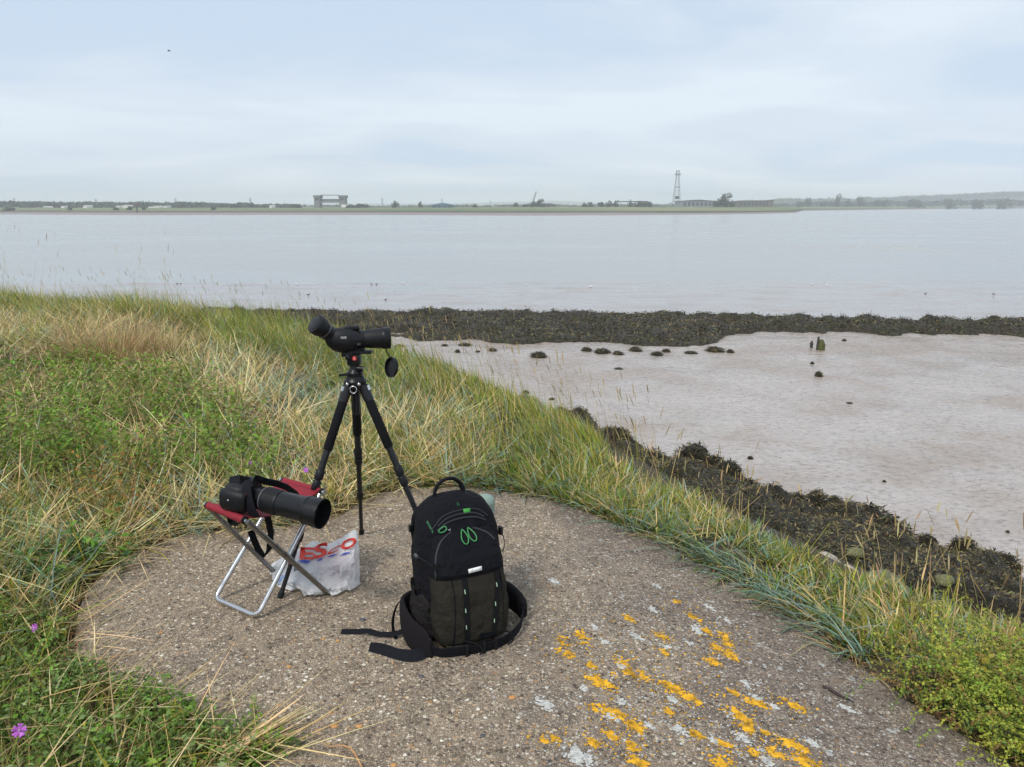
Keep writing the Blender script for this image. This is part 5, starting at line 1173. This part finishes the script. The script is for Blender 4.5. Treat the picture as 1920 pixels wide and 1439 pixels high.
mb = MB(); mb.tube([Wc(-.012,.068,.028), Wc(-.002,.064,.03), Wc(.008,.052,.031)], .0016, 6); mb.build('red_trim', redp, cmr)
mb = MB(); mb.box(Wc(-.045,.0795,.005), (.0012,.004,.004), rotm); mb.build('white_dot', whitep, cmr)
mb = MB(); mb.lathe(P0, la, [(-.005,0.0350),(.02,0.0362),(.028,0.0407),(.055,0.0418)], 36); ln_ = mb.build('lens_barrel', blk_p, cmr)
mb = MB(); prof = [(.055,0.0441)]
for k in range(9): prof += [(.058+k*.006,0.0458),(.061+k*.006,0.0446)]
prof += [(.113,0.0441)]; mb.lathe(P0, la, prof, 40); mb.build('zoom_ring', blk, ln_)
mb = MB(); mb.lathe(P0, la, [(.048,0.0435),(.052,0.0435)], 36); mb.build('lens_band', simple('grey_band', (.09,.09,.10), .4), ln_)
mb = MB(); mb.lathe(P0, la, [(.110,0.0412),(.120,0.0429),(LL-.068,0.0441),(LL-.064,0.0463)], 40); mb.build('front_barrel', blk_p, ln_)
mb = MB(); mb.lathe(P0, la, [(LL-.066,0.0475),(LL-.062,0.0503),(LL-.055,0.0503),(LL-.053,0.0486),(LL-.004,0.0525),(LL,0.0525),(LL,0.0497),(LL-.05,0.0452)], 44, cap=False); hd2 = mb.build('lens_hood', blk_p, cmr)
mb = MB(); mb.lathe(P0, la, [(LL-.052,0.0435),(LL-.0515,0.0435)], 36); mb.build('front_glass', lensglass, hd2)
mb = MB(); mb.lathe(P0, la, [(LL-.046,0.0379),(LL-.0455,0.0390),(LL-.045,0.0379)], 36, cap=False); mb.build('glass_ring', simple('ring_grey', (.2,.2,.21), .3), hd2)
mb = MB(); mb.box(Wc(.043,.033,.018), (.003,.0035,.0035), rotm); mb.build('lens_mark', whitep, ln_)
# wide neck strap over the body, and its loose loop
sp2 = [Wc(-.080,.03,.046), Wc(-.05,.02,.059), Wc(-.02,.02,.060), Wc(.0,.045,.045), Wc(.018,.055,.012), Wc(.032,.056,-.02), Wc(.04,.045,-.05)]
mb = MB(); mb.ribbon(sp2, [Vector(la*.9+uu*.1)]*2+[Vector(la)]*5, .042, .003); mb.build('neck_strap', webb2, cmr)
sp3 = [Wc(-.015,-.02,.060), Wc(.02,-.045,.044), Wc(.05,-.06,.038), Wc(.08,-.075,.026), Wc(.11,-.085,.006), Wc(.125,-.09,-.016)]
mb = MB(); mb.ribbon(sp3, Vector(sd*.4+uu*.9+la*.3), .036, .003); mb.build('neck_strap', webb2, cmr)
mb = MB(); mb.box(Wc(.005,-.033,.056), (.016,.022,.006), rotm); mb.build('strap_buckle', blk_p, cmr, bevel=.0015)

# ---- carrier bag
film, nt, b, out = new_mat('carrier_film')
tcn = nd(nt, 'ShaderNodeTexCoord'); nA = nd(nt, 'ShaderNodeTexNoise', {'Vector': tcn.outputs['Object'], 'Scale': 16, 'Detail': 4, 'Distortion': 1.0})
b.inputs['Base Color'].default_value = (.93,.93,.93,1); b.inputs['Roughness'].default_value = .38
bp = nd(nt, 'ShaderNodeBump', {'Height': nA.outputs['Fac'], 'Strength': .8, 'Distance': .03}); nt.links.new(bp.outputs[0], b.inputs['Normal'])
tl_ = nd(nt, 'ShaderNodeBsdfTranslucent', {'Color': (.93,.93,.93,1)}); tp_ = nd(nt, 'ShaderNodeBsdfTransparent', {'Color': (.96,.97,.98,1)})
m1 = nd(nt, 'ShaderNodeMixShader', {0: .35, 1: b.outputs[0], 2: tl_.outputs[0]})
sepz = nd(nt, 'ShaderNodeSeparateXYZ', {0: tcn.outputs['Object']}); fz = nd(nt, 'ShaderNodeMapRange', {'Value': sepz.outputs['Z'], 'From Min': .05, 'From Max': .13, 'To Min': .20, 'To Max': .03})
m2 = nd(nt, 'ShaderNodeMixShader', {0: fz.outputs[0], 1: m1.outputs[0], 2: tp_.outputs[0]}); nt.links.new(m2.outputs[0], out.inputs[0])
YB = 2.86
o_top = [(503,1076),(509,1058),(526,1046),(550,1036),(570,1024),(588,1017),(606,1021),(625,1017),(642,1008),(655,998),(666,992),(671,1000)]
o_bot = [(504,1084),(510,1104),(528,1116),(552,1120),(570,1123),(588,1126),(606,1127),(625,1126),(642,1124),(655,1120),(668,1112),(674,1104)]
n_s = 40
def interp_px(lst, t): xs_ = [p[0] for p in lst]; return np.interp(t, np.linspace(0, 1, len(lst)), xs_), np.interp(t, np.linspace(0, 1, len(lst)), [p[1] for p in lst])
_bb = {}
def bag_bottom(s_, a, b_):
    if s_ not in _bb: _bb[s_] = conc_hit(a, b_, .004)
    return _bb[s_]
def bag_pt(s_, t, side):                                        # s_ along, t 0 bottom .. 1 top
    ax_, ay = interp_px(o_top, s_); bx, by = interp_px(o_bot, s_); bxm = 590+(bx-590)*.98
    tp_ = on_y(ax_, ay, YB+.05); bt = bag_bottom(s_, bxm, by) + [0, .03+.03*max(0, 1-s_/.3), 0]
    p = lerp(bt, tp_, t); ends = math.sin(math.pi*min(max(s_, 0), 1))**.38
    th_ = (.105*ends+.004)*math.sin(math.pi*min(1, (t*.78+.13)))**.8*(1-t)**.35 * (1 if 0 < t < 1 else .25)
    wr = (float(fbm(s_*7+side, t*5, 3, 5))-.5)*.045*ends*(1-.3*t) + (abs(float(vnoise(s_*9+t*5, t*3-s_*4, 8))-.5)-.25)*.06*ends + (abs(float(vnoise(s_*16-t*9, t*7+s_*5, 11))-.5)-.25)*.025*ends
    y_ = p[1] + (.03*ends)*(1-t) + side*th_*.62 + wr*(1 if side < 0 else .5)
    jit = np.random.default_rng(int(s_*977+t*131+side*7+50)).normal(0, .0045, 3)*(ends if 0 < t < 1 else .5)*(.4 if t > .62 else 1)
    return np.array([p[0]+jit[0]*.6, y_+jit[1], max(p[2] + (.004 if t == 0 else 0) + jit[2]*.6*(t > 0), gz(p[0], y_)+.003)])
cb = empty('carrier_bag', (on_y(590,1120,YB)[0], YB, gz(on_y(590,1120,YB)[0], YB)), 'translucent white plastic carrier bag with red lettering behind the stool', 'carrier bag')
NS, NT = 30, 18
g1 = [[bag_pt(i/NS, j/NT, -1) for j in range(NT+1)] for i in range(NS+1)]; g2 = [[bag_pt(i/NS, j/NT, 1) for j in range(NT+1)] for i in range(NS+1)]
mb = MB(); mb.grid(g1); mb.grid(g2)
n1_ = (NS+1)*(NT+1)
mb.f += [(i*(NT+1), (i+1)*(NT+1), n1_+(i+1)*(NT+1), n1_+i*(NT+1)) for i in range(NS)]; mb.mi += [0]*NS
bagm = mb.build('film', film, cb, smooth=True, angle=24)
FRT = np.array(g1)                                              # front sheet for print
def on_front(px, py, off=.010):
    """point of the front sheet seen at a picture position"""
    pj = np.stack(project(FRT), -1); d2 = ((pj-[px, py])**2).sum(-1); i, j = np.unravel_index(np.argmin(d2), d2.shape)
    i = min(max(i, 1), NS-1); j = min(max(j, 1), NT-1)
    c = FRT[i, j]; e1 = FRT[i+1, j]-FRT[i-1, j]; e2 = FRT[i, j+1]-FRT[i, j-1]; nn = np.cross(e1, e2); nn /= np.linalg.norm(nn)
    d = ray(px, py); t = ((c-CAM) @ nn)/(d @ nn); P = CAM+d*t
    if np.linalg.norm(P-c) > .02: P = CAM + d*(c[1]/d[1])
    return P - d/np.linalg.norm(d)*off
redi = simple('red_ink', (.62,.035,.02), .5); blui = simple('blue_ink', (.03,.07,.42), .5)
for chs, X0, Y0, sx_, sy_, slx, sly in (('T',532,1062,21,24,.30,-.22),('E',561,1048,27,23,.32,.02),('S',586,1048,27,27,.40,-.25),('C',611,1043,22,13,.9,-.45),('O',638,1033,30,19,.2,-.32)):
    Vt, Ft = text_tris(chs, 1.0, .035, 2); Vt = np.array(Vt); w_ = Vt[:, 0].max()-Vt[:, 0].min(); Vt[:, 0] = (Vt[:, 0]-Vt[:, 0].min())/w_; Vt[:, 1] /= .7
    PX = X0+Vt[:, 0]*sx_+Vt[:, 1]*slx*8; PY = Y0-Vt[:, 1]*sy_*.92+Vt[:, 0]*sx_*sly
    mb = MB(); mb.add([on_front(a, b_) for a, b_ in zip(PX, PY)], [tuple(f) for f in Ft]); mb.build('letter', redi, cb)
for q in ([(540,1051),(548,1046),(552,1049),(545,1054)],[(558,1053),(566,1050),(584,1052),(576,1057)],[(592,1053),(598,1049),(607,1046),(602,1051)],[(612,1045),(622,1041),(634,1038),(624,1044)],[(636,1043),(645,1037),(661,1034),(651,1039)]):
    gq = [[lerp(lerp(q[0], q[1], a), lerp(q[3], q[2], a), t) for t in np.linspace(0, 1, 6)] for a in (0, .5, 1)]
    mb = MB(); mb.grid([[on_front(*p) for p in r] for r in gq]); mb.build('blue_dash', blui, cb)
def inside(px, py, yy, size, mat_, name, label, rot):
    p = on_y(px, py, yy); p[2] = max(p[2], gz(p[0], p[1])+size[2]/2+.006)
    mb = MB(); mb.box(p, size, Euler(rot).to_matrix()); o = mb.build(name, mat_, bevel=.006); tag(o, label, 'packet'); return o
inside(628, 1065, 2.83, (.13,.06,.05), simple('red_wrapper', (.75,.12,.12), .5), 'red_packet', 'red packet showing through the carrier bag', (.2,-.3,.1))
inside(578, 1083, 2.82, (.11,.05,.06), simple('grey_wrapper', (.20,.20,.22), .5), 'grey_packet', 'grey packet showing through the middle of the carrier bag', (.1,.25,0))
inside(548, 1102, 2.81, (.10,.06,.03), simple('blue_wrapper', (.22,.33,.55), .4), 'blue_packet', 'pale blue packet at the bottom of the carrier bag', (0,.08,.1))
inside(620, 1110, 2.79, (.14,.05,.025), simple('striped_wrapper', (.45,.12,.13), .5), 'crimson_packet', 'crimson packet lying at the bottom of the carrier bag', (.1,-.2,.05))
# ---- backpack
nav = simple('black_navy_nylon', (.0045,.0048,.0075), .85, var=.2, scale=25, bump=.35, bscale=800, spec=.2, wrinkle=.55); olv = simple('olive_nylon', (.019,.017,.012), .88, var=.2, scale=25, bump=.35, bscale=800, spec=.25, wrinkle=.5)
gry = simple('grey_stretch_mesh', (.016,.014,.0145), .9, spec=.2, var=.2, scale=30, bump=.4, bscale=900, wrinkle=.7); padm = simple('hip_pad_foam', (.011,.009,.0105), .95, bump=.4, bscale=900, spec=.2); grn = simple('green_cord', (.045,.24,.07), .5); grn_d = simple('green_print', (.03,.16,.07), .6); zipm = simple('zip_coil', (.022,.023,.027), .45)
sage = simple('sage_green_bottle', (.22,.30,.25), .45)
yaw = R(24); B0 = np.array([-.180, 2.495]); BZ = gz(*B0)
bk = empty('backpack', (B0[0], B0[1], BZ), 'black and olive camera backpack with green zip pulls standing on the slab', 'backpack')
cy_, sy__ = math.cos(yaw), math.sin(yaw)
def L(x, y, z): x = x*1.06; y = y + z*.10; return np.array([B0[0]+cy_*x-sy__*y, B0[1]+sy__*x+cy_*y, BZ+z*.945])
class Shell:
    """soft box given by levels (z, half width, half depth, centre y)"""
    def __init__(s, lv, p=3.2): s.lv = np.array(lv); s.p = p
    def at(s, z): return [np.interp(z, s.lv[:, 0], s.lv[:, k]) for k in (1, 2, 3)]
    def ring(s, z, n=56):
        hw, hd, c = s.at(z); o = []
        for t in np.linspace(0, 2*math.pi, n+1)[:-1]:
            ct, st = math.cos(t), math.sin(t); w = 1+.012*math.sin(5*t+z*40)+.01*math.sin(3*t-z*23)
            o.append(L(hw*w*np.sign(ct)*abs(ct)**(2/s.p), c+hd*w*np.sign(st)*abs(st)**(2/s.p), z))
        return o
    def front(s, x, z, off=0):
        hw, hd, c = s.at(z); f = max(0, 1-min(1, abs(x/hw))**s.p)**(1/s.p); return L(x, c-hd*f-off, z)
    def side(s, k, y, z, off=0):
        hw, hd, c = s.at(z); f = max(0, 1-min(1, abs((y-c)/hd))**s.p)**(1/s.p); return L(k*(hw*f+off), y, z)
    def build(s, name, m, n=30, parent=None):
        a, b_ = s.lv[0, 0], s.lv[-1, 0]; zs = sorted(set(list(np.linspace(a, b_, n))+list(s.lv[:, 0]))); mb = MB(); mb.loft([s.ring(z) for z in zs]); return mb.build(name, m, parent or bk)
body = Shell([(.012,.118,.085,.01),(.03,.135,.10,.01),(.10,.146,.108,.01),(.22,.150,.108,.01),(.32,.146,.10,.012),(.40,.136,.088,.015),(.45,.126,.078,.02),(.485,.106,.064,.024),(.505,.080,.048,.03),(.515,.046,.028,.034),(.518,.006,.006,.036)])
body.build('body', nav)
pock = Shell([(.018,.108,.05,-.085),(.04,.122,.062,-.09),(.12,.128,.066,-.09),(.22,.126,.060,-.085),(.275,.120,.050,-.075),(.30,.112,.036,-.066),(.312,.10,.02,-.06)], 3.6)
pk = pock.build('front_pocket', olv)
flap = Shell([(.268,.121,.056,-.075),(.285,.124,.064,-.074),(.33,.122,.062,-.066),(.375,.112,.05,-.052),(.405,.098,.036,-.042),(.425,.075,.02,-.032),(.432,.04,.008,-.024)], 3.4)
fl = flap.build('front_flap', nav)
def on_path(sh, pts, off): return [sh.front(x, z, off) for x, z in pts]
def spline(pts, n=6):
    o = []; P = [pts[0]]+list(pts)+[pts[-1]]
    for i in range(1, len(P)-2):
        p0, p1, p2, p3 = [np.array(q, float) for q in P[i-1:i+3]]
        for k in range(n):
            t = k/n; o.append(.5*((2*p1)+(-p0+p2)*t+(2*p0-5*p1+4*p2-p3)*t*t+(-p0+3*p1-3*p2+p3)*t**3))
    o.append(np.array(pts[-1], float)); return o
# zips
for nm, sh, pts, r in (('flap_zip', flap, [(-.115,.275),(-.113,.32),(-.10,.365),(-.075,.398),(-.03,.417),(.03,.417),(.075,.398),(.10,.37)], .0035), ('top_zip', body, [(-.085,.425),(-.05,.447),(0,.455),(.05,.450),(.085,.432)], .0032),
                       ('top_zip', body, [(-.08,.440),(-.05,.460),(0,.468),(.05,.463),(.08,.445)], .0026), ('top_seam', body, [(-.10,.43),(-.06,.468),(0,.480),(.06,.474),(.095,.445)], .0022)):
    mb = MB(); mb.tube(on_path(sh, spline(pts), .0005), r, 6); mb.build(nm, zipm, bk)
for pts in ([(-.066,.30),(-.066,.2),(-.072,.1),(-.082,.022)], [(.10,.30),(.102,.2),(.098,.1)]):
    mb = MB(); mb.tube(on_path(pock, spline(pts), 0), .0022, 5); mb.build('seam', nav, pk)
mb = MB(); mb.tube(on_path(pock, spline([(-.1,.030),(-.05,.026),(0,.024),(.06,.026),(.11,.032)]), .001), .0028, 6); mb.build('bottom_piping', simple('olive_piping', (.06,.055,.038), .8), pk)
# webbing daisy chains with green bar tacks
for xs_, ws in (([-.024,-.026,-.030,-.032,-.036], .019), ([.092,.086,.074,.064,.058], .017)):
    pz = [.292,.23,.16,.09,.03]; P = spline(list(zip(xs_, pz)), 5); mb = MB(); mb.ribbon([pock.front(x, z, .002) for x, z in P], Vector((cy_, sy__, 0)), ws, .002); dz_ = mb.build('webbing_strip', webb, pk)
    for z in (.225, .16, .10):
        x = np.interp(z, pz[::-1], xs_[::-1])-.004; mb = MB(); mb.tube([pock.front(x, z-.007, .0042), pock.front(x, z+.007, .0042)], .0016, 5); mb.build('bar_tack', simple('pale_green_thread', (.42,.60,.42), .6), dz_)
mb = MB(); mb.box(pock.front(.03,.05,.002), (.04,.0015,.02), Matrix.Rotation(yaw, 3, 'Z')); mb.build('emboss_patch', nav, pk)
# top flap lettering patch, tabs, pulls
mb = MB(); mb.grid([[flap.front(x, z+x*.05, .0025) for x in np.linspace(-.012, .034, 6)] for z in (.287, .294, .301)]); lp = mb.build('logo_patch', whitep, bk, solid=.0012)
for i in range(6): mb = MB(); mb.tube([flap.front(-.006+i*.0062, .291, .0042), flap.front(-.006+i*.0062+.0028, .2975 if i % 2 else .295, .0042)], .0006, 4); mb.build('logo_print', simple('grey_print', (.25,.26,.26), .6), lp)
mb = MB(); mb.grid([[body.front(x, z, .002) for x in np.linspace(.012, .036, 4)] for z in (.468, .475, .482)]); mb.build('green_tab', simple('green_tab', (.04,.26,.035), .5), bk, solid=.002)
def loop(sh, x, z, w, h, tilt, m=grn, r=.0021):
    mb = MB(); P = []
    for t in np.linspace(0, 2*math.pi, 19): P.append(sh.front(x+w*math.sin(t)*(1-.45*(math.cos(t) > 0)*math.cos(t))+tilt*(-h+h*math.cos(t)), z-h+h*math.cos(t), .008+.004*math.sin(t/2)))
    mb.tube(P, r, 7, cap=False); return mb.build('zip_pull', m, bk)
loop(flap, -.004, .418, .0115, .019, -.0); loop(flap, .018, .420, .0115, .018, -.25); loop(body, -.062, .440, .012, .009, .8); loop(pock, -.028, .312, .008, .010, 0, r=.0017)
mb = MB(); mb.tube([body.front(-.052,.427,.006), body.front(-.046,.424,.008), body.front(-.044,.429,.006)], .0016, 5); mb.build('zip_slider', steel, bk)
mb = MB(); c_ = [body.front(-.003,.494,.002), body.front(0,.503,.002), body.front(.004,.4935,.002)]; mb.tube(c_, .0013, 4); mb.build('small_emblem', grn_d, bk)
Vt, Ft = text_tris('BACKLIGHT 26L', .0098, .0004, 0)
def side_txt(u, v):                                              # running down the left shoulder of the pack
    x = -.108 + u*.17 + v*.55; z = .452 - u*.50 + v*.8; return body.front(x-.004, z, .0018)
mb = MB(); mb.add([side_txt(*p) for p in Vt], [tuple(f) for f in Ft]); mb.build('lettering', grn_d, bk)
# carry handle and shoulder harness
P = [L(-.052,.05,.475), L(-.056,.05,.505), L(-.050,.045,.540), L(-.028,.042,.565), L(.002,.042,.570), L(.028,.045,.555), L(.044,.05,.525), L(.048,.055,.48)]
mb = MB(); mb.tube(spline(P, 5), .0105, 10, flat=.62); mb.build('carry_handle', webb2, bk)
P = [L(-.07,.085,.465), L(-.095,.095,.452), L(-.115,.10,.42), L(-.120,.105,.36), L(-.115,.11,.30), L(-.11,.115,.18), L(-.12,.11,.08)]
mb = MB(); mb.tube(spline(P, 5), .019, 12, flat=.55); sh_ = mb.build('shoulder_strap', nav, bk)
mb = MB(); mb.box(L(-.135,.085,.385), (.014,.018,.026), Matrix.Rotation(yaw, 3, 'Z')); mb.build('strap_buckle', blk_p, sh_, bevel=.003)
P = [L(.07,.10,.47), L(.10,.12,.455), L(.125,.13,.41), L(.12,.135,.33), L(.115,.14,.18), L(.125,.13,.08)]
mb = MB(); mb.tube(spline(P, 5), .022, 12, flat=.55); mb.build('shoulder_strap', nav, bk)
# side pockets
for k in (-1, 1):
    g_ = []
    for i in range(13):
        z = .02+.19*i/12; row = []
        for j in range(11):
            y = -.075+.155*j/10; top = .19 if k < 0 else .16; bul = .024*math.sin(math.pi*j/10)*math.sin(math.pi*min(1, .25+i/15))+.004*math.sin(j*2.1+i*.7)
            zz_ = .02+(top-.02+.018*math.sin(j*.9))*i/12 - (.02*(1-j/10) if i > 9 else 0); row.append(body.side(k, y, zz_, .003+bul))
        g_.append(row)
    mb = MB(); mb.grid(g_); mb.build('side_pocket', gry, bk, solid=.003)
# compression cord with toggle, right-hand straps
mb = MB(); mb.tube([flap.front(-.118,.318,.004), body.side(-1,-.06,.325,.008), body.side(-1,-.03,.33,.007)], .0022, 6); cc_ = mb.build('compression_cord', blk, bk)
mb = MB(); mb.tube([body.side(-1,-.038,.329,.010), body.side(-1,-.018,.332,.009)], .0062, 8); mb.build('cord_toggle', simple('grey_toggle', (.07,.07,.08), .5), cc_)
mb = MB(); mb.box(flap.front(-.112,.318,.004), (.012,.008,.026), Matrix.Rotation(yaw, 3, 'Z')); mb.build('strap_buckle', blk_p, bk, bevel=.002)
mb = MB(); mb.ribbon(spline([L(.150,.0,.36), L(.163,-.01,.335), L(.166,-.01,.30), L(.160,-.005,.275)], 4), Vector((0,1,0)), .012, .002); mb.build('compression_strap', webb, bk)
mb = MB(); mb.ribbon(spline([L(.152,.01,.30), L(.160,0,.24), L(.160,0,.18), L(.152,0,.14)], 4), Vector((0,1,0)), .016, .002); mb.build('compression_strap', webb, bk)
mb = MB(); mb.box(L(.150,-.02,.365), (.012,.02,.03), Matrix.Rotation(yaw, 3, 'Z')); mb.build('strap_buckle', blk_p, bk, bevel=.002)
P = spline([body.side(-1,-.085,.245,.004), body.side(-1,-.03,.215,.014), body.side(-1,.03,.20,.012), body.side(-1,.09,.19,.004)], 4)
mb = MB(); mb.ribbon(P, Vector((0,0,1)), .013, .002); mb.build('side_strap', webb, bk)
# hip belt: padded wings, webbing fastened across the front, loose ends
def pad(pts, wid, th_, name):
    S_ = spline(pts, 6); mb = MB(); rg = []
    for i, (x, y, z) in enumerate(S_):
        a = S_[max(0, i-1)]; b_ = S_[min(len(S_)-1, i+1)]; tx, ty = b_[0]-a[0], b_[1]-a[1]; l_ = math.hypot(tx, ty) or 1; nx, ny = -ty/l_, tx/l_; f = i/(len(S_)-1)
        h = wid*(.42+.58*math.sin(math.pi*(.12+.72*f))**.7)*(1 if f < .93 else .75); t2 = th_*(1 if .06 < f < .93 else .5)
        rg.append([L(x+nx*t2*np.sign(math.cos(t))*abs(math.cos(t))**.6, y+ny*t2*np.sign(math.cos(t))*abs(math.cos(t))**.6, max(.003, z+h*np.sign(math.sin(t))*abs(math.sin(t))**.8)) for t in np.linspace(0, 2*math.pi, 21)[:-1]])
    mb.loft(rg); return mb.build(name, padm, bk)
pad([(-.135,.11,.085),(-.182,.06,.082),(-.196,.0,.075),(-.188,-.07,.060),(-.150,-.145,.040)], .066, .012, 'hip_pad')
pad([(.125,.11,.07),(.168,.095,.068),(.196,.055,.062),(.212,.005,.052),(.214,-.045,.044)], .050, .018, 'hip_pad')
P = spline([L(-.150,-.140,.035), L(-.118,-.163,.028), L(-.06,-.174,.026), L(.0,-.178,.022), L(.06,-.174,.022), L(.115,-.155,.024), L(.170,-.11,.028), L(.212,-.045,.042)], 5)
mb = MB(); mb.ribbon(P, Vector((0,-.25,1)), [.040]*len(P), .003); blt = mb.build('hip_belt', webb2, bk)
for x, y in ((-.045,-.181),(.012,-.184),(.055,-.179)):
    mb = MB(); mb.box(L(x, y, .028), (.012,.006,.048), Matrix.Rotation(yaw, 3, 'Z')); mb.build('belt_buckle', blk_p, blt, bevel=.002)
mb = MB(); mb.tube(spline([L(-.05,-.16,.055), L(-.02,-.185,.05), L(.0,-.2,.03), L(-.01,-.2,.012)], 4), .003, 6); mb.build('belt_loop', webb, blt)
mb = MB(); mb.tube(spline([L(.085,-.155,.06), L(.11,-.175,.05), L(.115,-.18,.025), L(.095,-.18,.012)], 4), .003, 6); mb.build('belt_loop', webb, blt)
def strap_px(pxs, w, name, lift=.006):
    P = [conc_hit(a, b_, lift+dz) for a, b_, dz in pxs]; mb = MB(); S_ = spline(P, 5); d = S_[-1]-S_[0]; mb.ribbon(S_, Vector((-d[1], d[0], .15)), w, .002); return mb.build(name, webb2, bk)
strap_px([(640,1187,.0),(665,1188,.003),(690,1190,.010),(715,1194,.006),(745,1195,.012),(775,1192,.03)], .019, 'loose_strap')
strap_px([(692,1217,.0),(715,1222,.004),(745,1232,.004),(780,1236,.010),(800,1228,.02)], .042, 'loose_belt_end')
P = spline([L(-.155,.10,.13), L(-.20,.08,.10), L(-.225,.05,.055), L(-.225,.02,.012), L(-.20,-.01,.006)], 5)
mb = MB(); mb.ribbon(P, Vector((.3,1,0)), .016, .002); mb.build('loose_strap', webb2, bk)
# bottle standing behind the pack
p = on_y(901, 1000, 2.76); q = np.array([p[0], 2.76, gz(p[0], 2.76)]); zt = z_at(931, 2.76)-q[2]
r_ = empty('bottle', q, 'sage green rounded bottle top showing behind the backpack', 'bottle')
mb = MB(); mb.lathe(q, (.05,.05,1), [(0,.034),(.01,.037),(zt-.05,.037),(zt-.03,.036)], 28); mb.build('flask', sage, r_)
mb = MB(); mb.lathe(q, (.05,.05,1), [(zt-.032,.0375),(zt-.02,.0365),(zt-.008,.029),(zt-.001,.016),(zt,.003)], 28); mb.build('cap', sage, r_)
# ================================================================== HAZE
hz_m = bpy.data.materials.new('river_haze'); hz_m.use_nodes = True; nt = hz_m.node_tree; nt.nodes.clear()
o_ = nt.nodes.new('ShaderNodeOutputMaterial'); pv = nt.nodes.new('ShaderNodeVolumePrincipled')
pv.inputs['Color'].default_value = (.93, .97, 1.0, 1); pv.inputs['Density'].default_value = .0003; pv.inputs['Anisotropy'].default_value = .0
nt.links.new(pv.outputs[0], o_.inputs['Volume'])
hb_ = MB(); hb_.box((0, 3900, 36), (14000, 8400, 90))
hz = hb_.build('haze', hz_m, smooth=False); tag(hz, 'thin pale haze lying over the river', kind='stuff')
